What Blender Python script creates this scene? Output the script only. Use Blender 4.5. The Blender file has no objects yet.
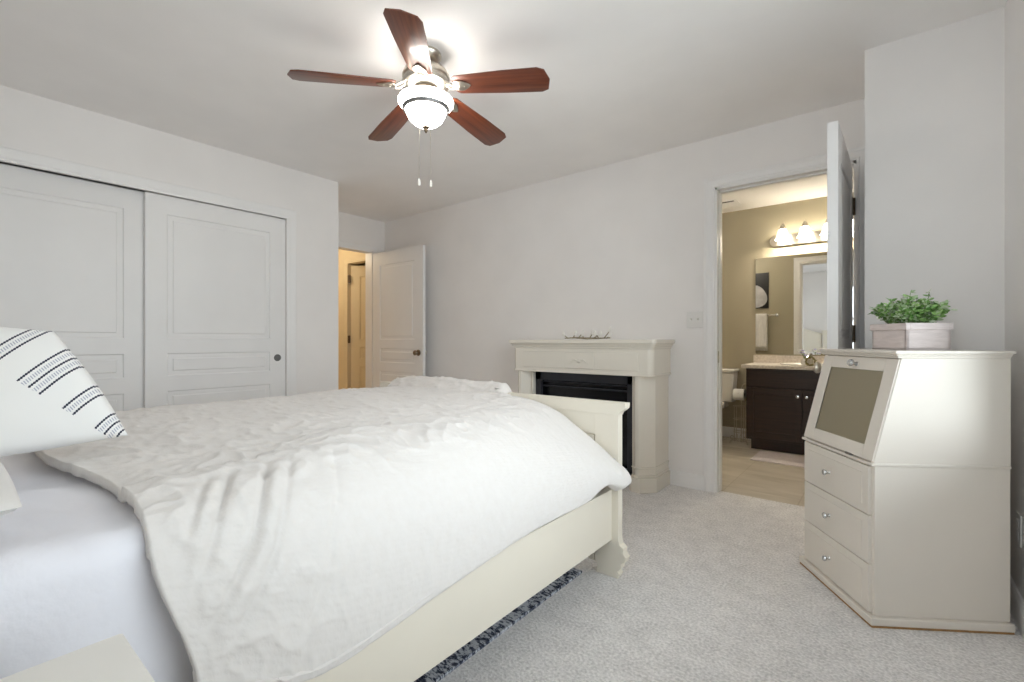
import bpy, bmesh, math, random
from mathutils import Vector, Matrix, noise
R = math.radians
PI = math.pi
SC = bpy.context.scene
COL = SC.collection

# ------------------------------------------------------------------ camera
cam_d = bpy.data.cameras.new('camera')
cam_d.sensor_width = 36.0
cam_d.lens = 470.0 / 1024.0 * 36.0
cam_d.clip_start = 0.02
cam = bpy.data.objects.new('camera', cam_d)
COL.objects.link(cam)
cam.location = (0, 0, 1.04)
cam.rotation_euler = (R(90), 0, R(38.7))
SC.camera = cam

# ------------------------------------------------------------------ light
SC.view_settings.view_transform = 'Standard'
SC.view_settings.look = 'None'
SC.view_settings.gamma = 1.0
SC.view_settings.use_curve_mapping = False
SC.view_settings.exposure = 1.38
SC.cycles.max_bounces = 16
SC.cycles.diffuse_bounces = 10
SC.cycles.glossy_bounces = 6
SC.cycles.transparent_max_bounces = 12
SC.cycles.sample_clamp_indirect = 6.0

world = bpy.data.worlds.new('overcast_sky')
SC.world = world
world.use_nodes = True
wn = world.node_tree.nodes
wl = world.node_tree.links
bg = wn['Background']
tc = wn.new('ShaderNodeTexCoord')
sp = wn.new('ShaderNodeSeparateXYZ')
rp = wn.new('ShaderNodeValToRGB')
wl.new(tc.outputs['Generated'], sp.inputs[0])
wl.new(sp.outputs['Z'], rp.inputs[0])
rp.color_ramp.elements[0].position = 0.0
rp.color_ramp.elements[0].color = (0.82, 0.86, 0.90, 1)
rp.color_ramp.elements[1].position = 0.25
rp.color_ramp.elements[1].color = (0.88, 0.93, 1.0, 1)
wl.new(rp.outputs[0], bg.inputs['Color'])
bg.inputs['Strength'].default_value = 2.22

WIN_Y0, WIN_Y1, WIN_Z0, WIN_Z1 = 0.12, 2.33, 0.62, 2.15
YF_OUT = -0.44
WF_X0, WF_X1 = -0.72, 0.16     # second window, added unseen behind the camera for fill daylight


def area_light(name, loc, rot, sx, sy, power, color):
    d = bpy.data.lights.new(name, 'AREA')
    d.shape = 'RECTANGLE'
    d.size = sx
    d.size_y = sy
    d.energy = power
    d.color = color
    o = bpy.data.objects.new(name, d)
    COL.objects.link(o)
    o.location = loc
    o.rotation_euler = rot
    return o


# daylight entering through the window in the right wall: portal for the sky
p = area_light('window_daylight', (0.47, (WIN_Y0 + WIN_Y1) / 2, (WIN_Z0 + WIN_Z1) / 2), (0, R(90), 0),
               WIN_Z1 - WIN_Z0, WIN_Y1 - WIN_Y0, 10, (1, 1, 1))
p.data.cycles.is_portal = True
p = area_light('window_daylight', ((WF_X0 + WF_X1) / 2, YF_OUT, (WIN_Z0 + WIN_Z1) / 2 + .085), (R(90), 0, 0),
               WF_X1 - WF_X0, WIN_Z1 - WIN_Z0 - .17, 10, (1, 1, 1))
p.data.cycles.is_portal = True  # portal of the added window behind the camera


def point_light(name, loc, power, color, radius):
    d = bpy.data.lights.new(name, 'POINT')
    d.energy = power
    d.color = color
    d.shadow_soft_size = radius
    o = bpy.data.objects.new(name, d)
    COL.objects.link(o)
    o.location = loc
    return o


# the hall's lamp (out of sight round the corner of the entry door)
point_light('hall_lamp_light', (-5.7, 2.7, 2.2), 5.5, (1.0, 0.83, 0.58), 0.08)


# added fill light brightening the bathroom, unseen round the corner of the doorway
point_light('bathroom_fill_light', (-1.65, 4.2, 2.25), 6, (1.0, 0.91, 0.76), 0.10)


# ------------------------------------------------------------------ materials
def principled(name, color, rough=0.5, metal=0.0, spec=0.5, coat=0.0, sheen=0.0):
    m = bpy.data.materials.new(name)
    m.use_nodes = True
    b = m.node_tree.nodes['Principled BSDF']
    b.inputs['Base Color'].default_value = (*color, 1)
    b.inputs['Roughness'].default_value = rough
    b.inputs['Metallic'].default_value = metal
    b.inputs['Specular IOR Level'].default_value = spec
    b.inputs['Coat Weight'].default_value = coat
    b.inputs['Sheen Weight'].default_value = sheen
    return m, m.node_tree.nodes, m.node_tree.links, b


def noisy(name, c1, c2, rough=0.5, scale=8.0, stretch=(1, 1, 1), bump=0.0, bscale=None, metal=0.0,
          spec=0.5, coat=0.0, sheen=0.0, detail=3.0, lo=0.35, hi=0.65):
    m, n, l, b = principled(name, c1, rough, metal, spec, coat, sheen)
    t = n.new('ShaderNodeTexCoord')
    mp = n.new('ShaderNodeMapping')
    mp.inputs['Scale'].default_value = stretch
    l.new(t.outputs['Object'], mp.inputs[0])
    nz = n.new('ShaderNodeTexNoise')
    nz.inputs['Scale'].default_value = scale
    nz.inputs['Detail'].default_value = detail
    l.new(mp.outputs[0], nz.inputs['Vector'])
    cr = n.new('ShaderNodeValToRGB')
    cr.color_ramp.elements[0].position = lo
    cr.color_ramp.elements[0].color = (*c1, 1)
    cr.color_ramp.elements[1].position = hi
    cr.color_ramp.elements[1].color = (*c2, 1)
    l.new(nz.outputs[0], cr.inputs[0])
    l.new(cr.outputs[0], b.inputs['Base Color'])
    if bump:
        nb = n.new('ShaderNodeTexNoise')
        nb.inputs['Scale'].default_value = bscale or scale
        nb.inputs['Detail'].default_value = 3.0
        l.new(mp.outputs[0], nb.inputs['Vector'])
        bp = n.new('ShaderNodeBump')
        bp.inputs['Strength'].default_value = bump
        bp.inputs['Distance'].default_value = 0.01
        l.new(nb.outputs[0], bp.inputs['Height'])
        l.new(bp.outputs[0], b.inputs['Normal'])
    return m


def tint(c, f):
    return tuple(min(1, x * f) for x in c)


def paint(name, c, rough=0.5, var=0.97, scale=3.0, bump=0.03, bscale=120, spec=0.5, coat=0.0):
    return noisy(name, c, tint(c, var), rough, scale, bump=bump, bscale=bscale, spec=spec, coat=coat)


def emitter(name, color, strength, base=(0.9, 0.9, 0.88)):
    m, n, l, b = principled(name, base, 0.3)
    b.inputs['Emission Color'].default_value = (*color, 1)
    b.inputs['Emission Strength'].default_value = strength
    return m


M = {}
M['wall'] = paint('wall_paint_warm_grey', (0.850, 0.828, 0.815), 0.6)
M['ceiling'] = paint('ceiling_paint', (0.91, 0.892, 0.882), 0.8)
M['trim'] = paint('trim_paint_white', (0.855, 0.845, 0.838), 0.35, bump=0.0)
M['door'] = paint('door_paint_white', (0.845, 0.838, 0.834), 0.38, bump=0.01)
M['tan'] = paint('bathroom_paint_tan', (0.385, 0.342, 0.245), 0.6)
M['hallpaint'] = paint('hall_paint_yellow', (0.76, 0.645, 0.44), 0.6)
M['cream'] = paint('cream_lacquer', (0.80, 0.75, 0.645), 0.38, bump=0.0)
M['mantelcream'] = paint('mantel_lacquer', (0.82, 0.775, 0.69), 0.22, bump=0.0)
M['cabinet'] = paint('cabinet_lacquer', (0.77, 0.722, 0.655), 0.30, bump=0.0, spec=0.23)
M['nightcream'] = paint('nightstand_lacquer', (0.82, 0.80, 0.755), 0.3, bump=0.0)
M['antique'] = noisy('antique_brass', (0.34, 0.27, 0.19), (0.24, 0.19, 0.13), 0.3, 40, metal=0.9)
M['rawwood'] = noisy('raw_wood_edge', (0.42, 0.24, 0.09), (0.30, 0.16, 0.06), 0.7, 30)
M['nickel'] = noisy('brushed_nickel', (0.62, 0.58, 0.50), (0.52, 0.48, 0.42), 0.28, 40, metal=1.0)
M['chrome'] = noisy('chrome', (0.82, 0.82, 0.82), (0.75, 0.75, 0.76), 0.1, 20, metal=1.0)
M['bronze'] = noisy('aged_bronze', (0.16, 0.12, 0.08), (0.10, 0.07, 0.05), 0.4, 30, metal=0.8)
M['greymetal'] = noisy('grey_metal', (0.20, 0.20, 0.20), (0.14, 0.14, 0.14), 0.4, 30, metal=0.6)
M['black'] = noisy('black_enamel', (0.020, 0.021, 0.028), (0.028, 0.029, 0.038), 0.5, 12)
M['blackglass'] = noisy('black_glass', (0.004, 0.004, 0.006), (0.006, 0.006, 0.009), 0.25, 6)
M['espresso'] = noisy('espresso_wood', (0.021, 0.009, 0.006), (0.036, 0.016, 0.010), 0.38, 6, (1, 1, 12))
M['counter'] = noisy('speckled_counter', (0.74, 0.68, 0.61), (0.58, 0.515, 0.45), 0.35, 60, detail=6)
M['porcelain'] = paint('porcelain', (0.80, 0.78, 0.73), 0.12, bump=0.0)
M['paper'] = paint('tissue_paper', (0.85, 0.84, 0.82), 0.9)
M['core'] = paint('cardboard_core', (0.05, 0.045, 0.04), 0.9)
M['mat'] = noisy('bath_mat_terry', (0.76, 0.70, 0.71), (0.66, 0.60, 0.61), 0.95, 120, bump=0.6, bscale=150)
M['towel'] = noisy('towel_terry', (0.80, 0.78, 0.76), (0.70, 0.68, 0.66), 0.95, 60, (1, 1, .2), bump=0.5, bscale=120)
M['plastic'] = paint('switch_plastic', (0.80, 0.79, 0.77), 0.3, bump=0.0)
M['slot'] = paint('dark_slot', (0.05, 0.05, 0.05), 0.7, bump=0.0)
M['sheet'] = noisy('white_cotton_sheet', (0.84, 0.84, 0.89), (0.80, 0.80, 0.85), 0.85, 4, bump=0.15, bscale=40, sheen=0.2)
M['pillow'] = noisy('white_pillowcase', (0.79, 0.775, 0.75), (0.74, 0.725, 0.70), 0.85, 5, bump=0.1, bscale=60, sheen=0.2)
M['planter'] = noisy('pink_whitewashed_wood', (0.70, 0.625, 0.61), (0.61, 0.54, 0.525), 0.6, 14, (1, 1, 6), bump=0.1, bscale=50)
M['soil'] = noisy('soil', (0.04, 0.03, 0.02), (0.08, 0.05, 0.03), 0.9, 60)
M['leaf'] = noisy('leaf_green', (0.075, 0.24, 0.03), (0.36, 0.55, 0.20), 0.5, 45, detail=1, lo=.3, hi=.7)
M['leafpale'] = noisy('leaf_pale_green', (0.42, 0.54, 0.32), (0.62, 0.70, 0.52), 0.5, 45, detail=1)
M['stem'] = noisy('stem_green', (0.12, 0.22, 0.06), (0.18, 0.26, 0.08), 0.6, 30)
M['twig'] = noisy('driftwood_twig', (0.22, 0.19, 0.13), (0.36, 0.31, 0.22), 0.8, 60)
M['tip'] = paint('white_buds', (0.82, 0.80, 0.76), 0.6)
M['lilac'] = noisy('lilac_petals', (0.34, 0.30, 0.62), (0.70, 0.66, 0.85), 0.7, 60)
M['petal'] = paint('white_petals', (0.85, 0.85, 0.84), 0.6)
M['olive'] = noisy('olive_wreath', (0.20, 0.17, 0.06), (0.34, 0.30, 0.14), 0.7, 80)
M['candle'] = paint('candle_wax', (0.70, 0.66, 0.55), 0.5)
M['picdark'] = paint('picture_black', (0.012, 0.011, 0.012), 0.4, bump=0)
M['picgrey'] = noisy('picture_grey', (0.42, 0.41, 0.42), (0.55, 0.54, 0.55), 0.5, 10)
M['bowlglass'] = emitter('lit_frosted_glass', (1.0, 0.95, 0.88), 7.8)
M['shadeglass'] = emitter('lit_bell_glass', (1.0, 0.90, 0.72), 6.0)


def make_wood():
    m, n, l, b = principled('cherry_blade_wood', (0.12, 0.03, 0.015), 0.33, coat=0.25)
    t = n.new('ShaderNodeTexCoord')
    mp = n.new('ShaderNodeMapping')
    mp.inputs['Scale'].default_value = (2.0, 40, 40)
    l.new(t.outputs['Object'], mp.inputs[0])
    nz = n.new('ShaderNodeTexNoise')
    nz.inputs['Scale'].default_value = 1.6
    nz.inputs['Detail'].default_value = 5
    l.new(mp.outputs[0], nz.inputs['Vector'])
    cr = n.new('ShaderNodeValToRGB')
    cr.color_ramp.elements[0].position = .3
    cr.color_ramp.elements[0].color = (0.085, 0.020, 0.010, 1)
    cr.color_ramp.elements[1].position = .7
    cr.color_ramp.elements[1].color = (0.20, 0.052, 0.022, 1)
    l.new(nz.outputs[0], cr.inputs[0])
    l.new(cr.outputs[0], b.inputs['Base Color'])
    return m


M['wood'] = make_wood()


def make_carpet():
    m, n, l, b = principled('cut_pile_carpet', (0.55, 0.53, 0.51), 0.95, sheen=0.15)
    t = n.new('ShaderNodeTexCoord')
    n1 = n.new('ShaderNodeTexNoise')
    n1.inputs['Scale'].default_value = 100
    n1.inputs['Detail'].default_value = 4
    n2 = n.new('ShaderNodeTexNoise')
    n2.inputs['Scale'].default_value = 11
    n2.inputs['Detail'].default_value = 5
    n2.inputs['Roughness'].default_value = 0.65
    for q in (n1, n2):
        l.new(t.outputs['Object'], q.inputs['Vector'])
    mx = n.new('ShaderNodeMix')
    mx.data_type = 'FLOAT'
    mx.inputs[0].default_value = 0.30
    l.new(n1.outputs[0], mx.inputs[2])
    l.new(n2.outputs[0], mx.inputs[3])
    cr = n.new('ShaderNodeValToRGB')
    cr.color_ramp.elements[0].position = .34
    cr.color_ramp.elements[0].color = (0.55, 0.535, 0.53, 1)
    cr.color_ramp.elements[1].position = .62
    cr.color_ramp.elements[1].color = (0.90, 0.88, 0.87, 1)
    l.new(mx.outputs[0], cr.inputs[0])
    l.new(cr.outputs[0], b.inputs['Base Color'])
    bp = n.new('ShaderNodeBump')
    bp.inputs['Strength'].default_value = 0.9
    bp.inputs['Distance'].default_value = 0.012
    l.new(mx.outputs[0], bp.inputs['Height'])
    l.new(bp.outputs[0], b.inputs['Normal'])
    return m


M['carpet'] = make_carpet()


def make_tile():
    m, n, l, b = principled('beige_floor_tile', (0.45, 0.38, 0.30), 0.35)
    t = n.new('ShaderNodeTexCoord')
    br = n.new('ShaderNodeTexBrick')
    br.inputs['Scale'].default_value = 1.0
    br.inputs['Brick Width'].default_value = 0.45
    br.inputs['Row Height'].default_value = 0.45
    br.inputs['Mortar Size'].default_value = 0.004
    br.offset = 0.0
    br.inputs['Color1'].default_value = (1, 1, 1, 1)
    br.inputs['Color2'].default_value = (0.9, 0.9, 0.9, 1)
    br.inputs['Mortar'].default_value = (0.78, 0.76, 0.72, 1)
    l.new(t.outputs['Object'], br.inputs['Vector'])
    mp = n.new('ShaderNodeMapping')
    mp.inputs['Scale'].default_value = (1.2, 5, 1)
    mp.inputs['Rotation'].default_value = (0, 0, 0.3)
    l.new(t.outputs['Object'], mp.inputs[0])
    nz = n.new('ShaderNodeTexNoise')
    nz.inputs['Scale'].default_value = 2.2
    nz.inputs['Detail'].default_value = 6
    nz.inputs['Distortion'].default_value = 0.6
    l.new(mp.outputs[0], nz.inputs['Vector'])
    cr = n.new('ShaderNodeValToRGB')
    cr.color_ramp.elements[0].position = .35
    cr.color_ramp.elements[0].color = (0.50, 0.445, 0.365, 1)
    cr.color_ramp.elements[1].position = .65
    cr.color_ramp.elements[1].color = (0.63, 0.575, 0.49, 1)
    l.new(nz.outputs[0], cr.inputs[0])
    mx = n.new('ShaderNodeMix')
    mx.data_type = 'RGBA'
    mx.blend_type = 'MULTIPLY'
    mx.inputs[0].default_value = 1.0
    l.new(cr.outputs[0], mx.inputs[6])
    l.new(br.outputs[0], mx.inputs[7])
    l.new(mx.outputs[2], b.inputs['Base Color'])
    return m


M['tile'] = make_tile()


def make_rug():
    m, n, l, b = principled('navy_white_rug', (0.1, 0.1, 0.2), 0.95)
    t = n.new('ShaderNodeTexCoord')
    mp = n.new('ShaderNodeMapping')
    mp.inputs['Scale'].default_value = (1.0, 2.0, 1)
    l.new(t.outputs['Object'], mp.inputs[0])
    nz = n.new('ShaderNodeTexNoise')
    nz.inputs['Scale'].default_value = 40
    nz.inputs['Detail'].default_value = 4
    nz.inputs['Roughness'].default_value = 0.7
    l.new(mp.outputs[0], nz.inputs['Vector'])
    cr = n.new('ShaderNodeValToRGB')
    cr.color_ramp.interpolation = 'LINEAR'
    e = cr.color_ramp.elements
    e[0].position = .41
    e[0].color = (0.012, 0.016, 0.035, 1)
    e[1].position = .56
    e[1].color = (0.52, 0.54, 0.58, 1)
    k = e.new(.475)
    k.color = (0.06, 0.075, 0.12, 1)
    k = e.new(.51)
    k.color = (0.36, 0.38, 0.43, 1)
    l.new(nz.outputs[0], cr.inputs[0])
    l.new(cr.outputs[0], b.inputs['Base Color'])
    bp = n.new('ShaderNodeBump')
    bp.inputs['Strength'].default_value = 0.5
    bp.inputs['Distance'].default_value = 0.01
    l.new(nz.outputs[0], bp.inputs['Height'])
    l.new(bp.outputs[0], b.inputs['Normal'])
    return m


M['rug'] = make_rug()


def make_duvet():
    m, n, l, b = principled('cream_seersucker_duvet', (0.76, 0.73, 0.70), 0.9, sheen=0.25)
    t = n.new('ShaderNodeTexCoord')
    mp = n.new('ShaderNodeMapping')
    mp.inputs['Rotation'].default_value = (0, 0, 0.15)
    l.new(t.outputs['UV'], mp.inputs[0])
    wv = n.new('ShaderNodeTexWave')
    wv.bands_direction = 'X'
    wv.inputs['Scale'].default_value = 26
    wv.inputs['Distortion'].default_value = 3.5
    wv.inputs['Detail'].default_value = 2
    wv.inputs['Detail Scale'].default_value = 1.2
    l.new(mp.outputs[0], wv.inputs['Vector'])
    nz = n.new('ShaderNodeTexNoise')
    nz.inputs['Scale'].default_value = 42
    nz.inputs['Detail'].default_value = 5
    l.new(t.outputs['UV'], nz.inputs['Vector'])
    ad = n.new('ShaderNodeMath')
    ad.operation = 'MULTIPLY_ADD'
    l.new(wv.outputs['Fac'], ad.inputs[0])
    ad.inputs[1].default_value = 0.10
    l.new(nz.outputs[0], ad.inputs[2])
    bp = n.new('ShaderNodeBump')
    bp.inputs['Strength'].default_value = 0.38
    bp.inputs['Distance'].default_value = 0.007
    l.new(ad.outputs[0], bp.inputs['Height'])
    l.new(bp.outputs[0], b.inputs['Normal'])
    cr = n.new('ShaderNodeValToRGB')
    cr.color_ramp.elements[0].color = (0.69, 0.655, 0.62, 1)
    cr.color_ramp.elements[1].color = (0.735, 0.712, 0.69, 1)
    l.new(nz.outputs[0], cr.inputs[0])
    l.new(cr.outputs[0], b.inputs['Base Color'])
    return m


M['duvet'] = make_duvet()


def make_striped():
    # UV carries the face in 'pattern units': u across the bands, v along them
    m, n, l, b = principled('white_linen_navy_embroidery', (0.82, 0.815, 0.80), 0.85, sheen=0.2)
    t = n.new('ShaderNodeTexCoord')
    s = n.new('ShaderNodeSeparateXYZ')
    l.new(t.outputs['UV'], s.inputs[0])

    def mth(op, a, bb=None, c=None):
        q = n.new('ShaderNodeMath')
        q.operation = op
        for i, v in enumerate((a, bb, c)):
            if v is None:
                continue
            if isinstance(v, (int, float)):
                q.inputs[i].default_value = v
            else:
                l.new(v, q.inputs[i])
        return q.outputs[0]
    u, v = s.outputs[0], s.outputs[1]
    vs = mth('MULTIPLY_ADD', u, 0.30, -250 - 0.30 * 297)       # where the bands begin
    started = mth('GREATER_THAN', v, vs)
    dash = mth('MULTIPLY_ADD', mth('SINE', mth('MULTIPLY', v, 2.2)), 0.30, 0.95)
    navy = None
    for ui in (259, 270.3, 297.3, 308.3, 319.2, 343.1, 353.4, 376.9, 386.6, 397.5):
        k = mth('LESS_THAN', mth('ABSOLUTE', mth('SUBTRACT', u, ui)), dash)
        navy = k if navy is None else mth('MAXIMUM', navy, k)
    tick = mth('GREATER_THAN', mth('SINE', mth('MULTIPLY', v, 2.4)), 0.1)
    grey = None
    for ui in (264.6, 302.8, 313.8, 348.2, 381.7, 392):
        k = mth('LESS_THAN', mth('ABSOLUTE', mth('SUBTRACT', u, ui)), 2.0)
        grey = k if grey is None else mth('MAXIMUM', grey, k)
    grey = mth('MULTIPLY', mth('MULTIPLY', grey, tick), started)
    navy = mth('MULTIPLY', navy, started)
    m1 = n.new('ShaderNodeMix')
    m1.data_type = 'RGBA'
    m1.inputs[6].default_value = (0.82, 0.815, 0.80, 1)
    m1.inputs[7].default_value = (0.42, 0.43, 0.50, 1)
    l.new(grey, m1.inputs[0])
    m2 = n.new('ShaderNodeMix')
    m2.data_type = 'RGBA'
    m2.inputs[7].default_value = (0.018, 0.022, 0.05, 1)
    l.new(navy, m2.inputs[0])
    l.new(m1.outputs[2], m2.inputs[6])
    l.new(m2.outputs[2], b.inputs['Base Color'])
    return m


M['striped'] = make_striped()


def make_pane(name, tintc, rough, transp):
    m = bpy.data.materials.new(name)
    m.use_nodes = True
    n, l = m.node_tree.nodes, m.node_tree.links
    out = n['Material Output']
    n.remove(n['Principled BSDF'])
    tr = n.new('ShaderNodeBsdfTransparent')
    tr.inputs[0].default_value = (*tintc, 1)
    gl = n.new('ShaderNodeBsdfGlossy')
    gl.inputs['Roughness'].default_value = rough
    fr = n.new('ShaderNodeFresnel')
    fr.inputs[0].default_value = 1.45
    mx = n.new('ShaderNodeMixShader')
    l.new(fr.outputs[0], mx.inputs[0])
    l.new(tr.outputs[0], mx.inputs[1])
    l.new(gl.outputs[0], mx.inputs[2])
    l.new(mx.outputs[0], out.inputs[0])
    return m


M['pane'] = make_pane('clear_window_glass', (0.97, 0.99, 0.98), 0.02, 1)
m_, n_, l_, b_ = principled('frosted_glass', (0.40, 0.35, 0.235), 0.35, spec=0.5)
b_.inputs['Transmission Weight'].default_value = 0.35
nz_ = n_.new('ShaderNodeTexNoise')
nz_.inputs['Scale'].default_value = 300
bp_ = n_.new('ShaderNodeBump')
bp_.inputs['Strength'].default_value = 0.15
l_.new(nz_.outputs[0], bp_.inputs['Height'])
l_.new(bp_.outputs[0], b_.inputs['Normal'])
M['frosted'] = m_
M['mirror'], _, _, b_ = principled('mirror_silver', (0.86, 0.87, 0.86), 0.015, metal=1.0)
M['crystal'] = noisy('crystal_knob', (0.72, 0.72, 0.70), (0.50, 0.50, 0.50), 0.12, 60, metal=0.7)


# ------------------------------------------------------------------ mesh helpers
class MB:
    def __init__(self):
        self.bm = bmesh.new()
        self.uv = None

    def _merge(self, t, mat=None):
        if mat is not None:
            bmesh.ops.transform(t, matrix=mat, verts=t.verts)
        me = bpy.data.meshes.new('tmp')
        t.to_mesh(me)
        t.free()
        self.bm.from_mesh(me)
        bpy.data.meshes.remove(me)
        return self

    def box(self, x0, y0, z0, x1, y1, z1, bevel=0.0, seg=2, mat=None):
        t = bmesh.new()
        bmesh.ops.create_cube(t, size=1.0)
        for v in t.verts:
            v.co = Vector(((x0 + x1) / 2 + v.co.x * (x1 - x0), (y0 + y1) / 2 + v.co.y * (y1 - y0),
                           (z0 + z1) / 2 + v.co.z * (z1 - z0)))
        if bevel:
            bmesh.ops.bevel(t, geom=list(t.edges), offset=bevel, segments=seg, profile=0.5, affect='EDGES')
        return self._merge(t, mat)

    def prism(self, pts, d0, d1, axis='y', bevel=0.0, mat=None, seg=2):
        """2-D outline pts extruded between d0 and d1 along an axis: y -> (x,z), x -> (y,z), z -> (x,y)"""
        t = bmesh.new()

        def P(a, b, d):
            return {'y': (a, d, b), 'x': (d, a, b), 'z': (a, b, d)}[axis]
        lo = [t.verts.new(P(a, b, d0)) for a, b in pts]
        hi = [t.verts.new(P(a, b, d1)) for a, b in pts]
        f1 = t.faces.new(lo)
        f2 = t.faces.new(hi[::-1])
        nn = len(pts)
        for i in range(nn):
            t.faces.new((lo[i], hi[i], hi[(i + 1) % nn], lo[(i + 1) % nn]))
        bmesh.ops.recalc_face_normals(t, faces=t.faces)
        if bevel:
            es = [e for e in t.edges if e in set(f1.edges) | set(f2.edges)]
            bmesh.ops.bevel(t, geom=es, offset=bevel, segments=seg, profile=0.5, affect='EDGES')
        return self._merge(t, mat)

    def lathe(self, prof, c=(0, 0, 0), seg=32, mat=None, sy=1.0):
        t = bmesh.new()
        rings = []
        for r, z in prof:
            if r < 1e-6:
                rings.append([t.verts.new((0, 0, z))])
            else:
                rings.append([t.verts.new((r * math.cos(2 * PI * k / seg), sy * r * math.sin(2 * PI * k / seg), z))
                              for k in range(seg)])
        for a, b in zip(rings, rings[1:]):
            if len(a) == 1 and len(b) == 1:
                continue
            for k in range(seg):
                k2 = (k + 1) % seg
                if len(a) == 1:
                    t.faces.new((a[0], b[k], b[k2]))
                elif len(b) == 1:
                    t.faces.new((a[k], b[0], a[k2]))
                else:
                    t.faces.new((a[k], b[k], b[k2], a[k2]))
        for rg in (rings[0], rings[-1]):
            if len(rg) > 1 and prof[0] != prof[-1]:
                t.faces.new(rg)
        bmesh.ops.recalc_face_normals(t, faces=t.faces)
        mm = Matrix.Translation(c)
        if mat is not None:
            mm = mat @ mm
        return self._merge(t, mm)

    def tube(self, pts, r, seg=8, mat=None):
        t = bmesh.new()
        pts = [Vector(p) for p in pts]
        rs = r if isinstance(r, (list, tuple)) else [r] * len(pts)
        rings = []
        up = Vector((0, 0, 1))
        prev = None
        for i, p in enumerate(pts):
            d = (pts[min(i + 1, len(pts) - 1)] - pts[max(i - 1, 0)]).normalized()
            a = prev if prev is not None else (up if abs(d.z) < .9 else Vector((1, 0, 0)))
            s = (a - d * a.dot(d)).normalized()
            prev = s
            w = d.cross(s)
            rings.append([t.verts.new(p + (s * math.cos(2 * PI * k / seg) + w * math.sin(2 * PI * k / seg)) * rs[i])
                          for k in range(seg)])
        for a, b in zip(rings, rings[1:]):
            for k in range(seg):
                t.faces.new((a[k], a[(k + 1) % seg], b[(k + 1) % seg], b[k]))
        t.faces.new(rings[0][::-1])
        t.faces.new(rings[-1])
        bmesh.ops.recalc_face_normals(t, faces=t.faces)
        return self._merge(t, mat)

    def ball(self, c, r, seg=12, sx=1, sy=1, sz=1, mat=None):
        t = bmesh.new()
        bmesh.ops.create_uvsphere(t, u_segments=seg, v_segments=max(6, seg // 2 + 2), radius=r)
        for v in t.verts:
            v.co = Vector((v.co.x * sx + c[0], v.co.y * sy + c[1], v.co.z * sz + c[2]))
        return self._merge(t, mat)

    def grid(self, P, nu, nv, uvf=None, flip=False):
        """P(i, j) -> point for i in 0..nu, j in 0..nv"""
        t = self.bm
        vs = [[t.verts.new(P(i, j)) for j in range(nv + 1)] for i in range(nu + 1)]
        lay = t.loops.layers.uv.verify() if uvf else None
        for i in range(nu):
            for j in range(nv):
                idx = [(i, j), (i + 1, j), (i + 1, j + 1), (i, j + 1)]
                if flip:
                    idx = idx[::-1]
                try:
                    f = t.faces.new([vs[a][b] for a, b in idx])
                except ValueError:
                    continue
                if lay:
                    for lp, (a, b) in zip(f.loops, idx):
                        lp[lay].uv = uvf(a, b)
        return self

    def quad(self, *pts):
        self.bm.faces.new([self.bm.verts.new(p) for p in pts])
        return self

    def xform(self, mat):
        bmesh.ops.transform(self.bm, matrix=mat, verts=self.bm.verts)
        return self

    def mesh(self, name, mat, smooth=35):
        me = bpy.data.meshes.new(name)
        bmesh.ops.remove_doubles(self.bm, verts=self.bm.verts, dist=1e-6)
        self.bm.to_mesh(me)
        self.bm.free()
        for m in (mat if isinstance(mat, (list, tuple)) else [mat]):
            me.materials.append(m)
        me.polygons.foreach_set('use_smooth', [True] * len(me.polygons))
        me.set_sharp_from_angle(angle=R(smooth))
        return me


def obj(name, mb, mat, parent=None, loc=(0, 0, 0), rotz=0.0, label=None, smooth=35):
    o = bpy.data.objects.new(name, mb.mesh(name, mat, smooth))
    COL.objects.link(o)
    o.location = loc
    o.rotation_euler = (0, 0, rotz)
    if parent:
        o.parent = parent
    if label:
        o['label'] = label
    if smooth == 35:
        wnm = o.modifiers.new('flat_faces', 'WEIGHTED_NORMAL')
        wnm.keep_sharp = True
    return o


def tag(o, label, cat, group=None, kind=None):
    o['label'] = label
    o['category'] = cat
    if group:
        o['group'] = group
    if kind:
        o['kind'] = kind
    return o


def thing(name, label, cat, loc=(0, 0, 0), rotz=0.0, group=None):
    o = bpy.data.objects.new(name, None)
    COL.objects.link(o)
    o.location = loc
    o.rotation_euler = (0, 0, rotz)
    o.empty_display_size = 0.1
    return tag(o, label, cat, group)


def struct(name, mb, mat, label=None, cat=None, parent=None, loc=(0, 0, 0), rotz=0.0):
    o = obj(name, mb, mat, parent, loc, rotz)
    if not parent:
        o['kind'] = 'structure'
        o['label'] = label
        o['category'] = cat
    return o


def copy_tree(o, parent=None):
    c = o.copy()
    COL.objects.link(c)
    c.parent = parent
    for ch in list(o.children):
        copy_tree(ch, c)
    return c


def knob_mb(mat4, s=1.0):
    """door knob: rose, neck and ball along local +z"""
    return MB().lathe([(0.0, 0), (.032 * s, 0), (.032 * s, .006 * s), (.026 * s, .010 * s), (.011 * s, .012 * s), (.010 * s, .030 * s),
                       (.020 * s, .034 * s), (.027 * s, .043 * s), (.027 * s, .052 * s), (.020 * s, .060 * s), (0, .062 * s)], seg=24, mat=mat4)


def rot_to(axis_vec, loc):
    q = Vector((0, 0, 1)).rotation_difference(Vector(axis_vec).normalized())
    return Matrix.Translation(loc) @ q.to_matrix().to_4x4()


# ------------------------------------------------------------------ room
XL, XE, YB, YJ, XJ, XR, YF, H = -3.79, -4.64, 3.39, 2.83, -0.09, 0.38, -0.35, 2.44

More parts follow.
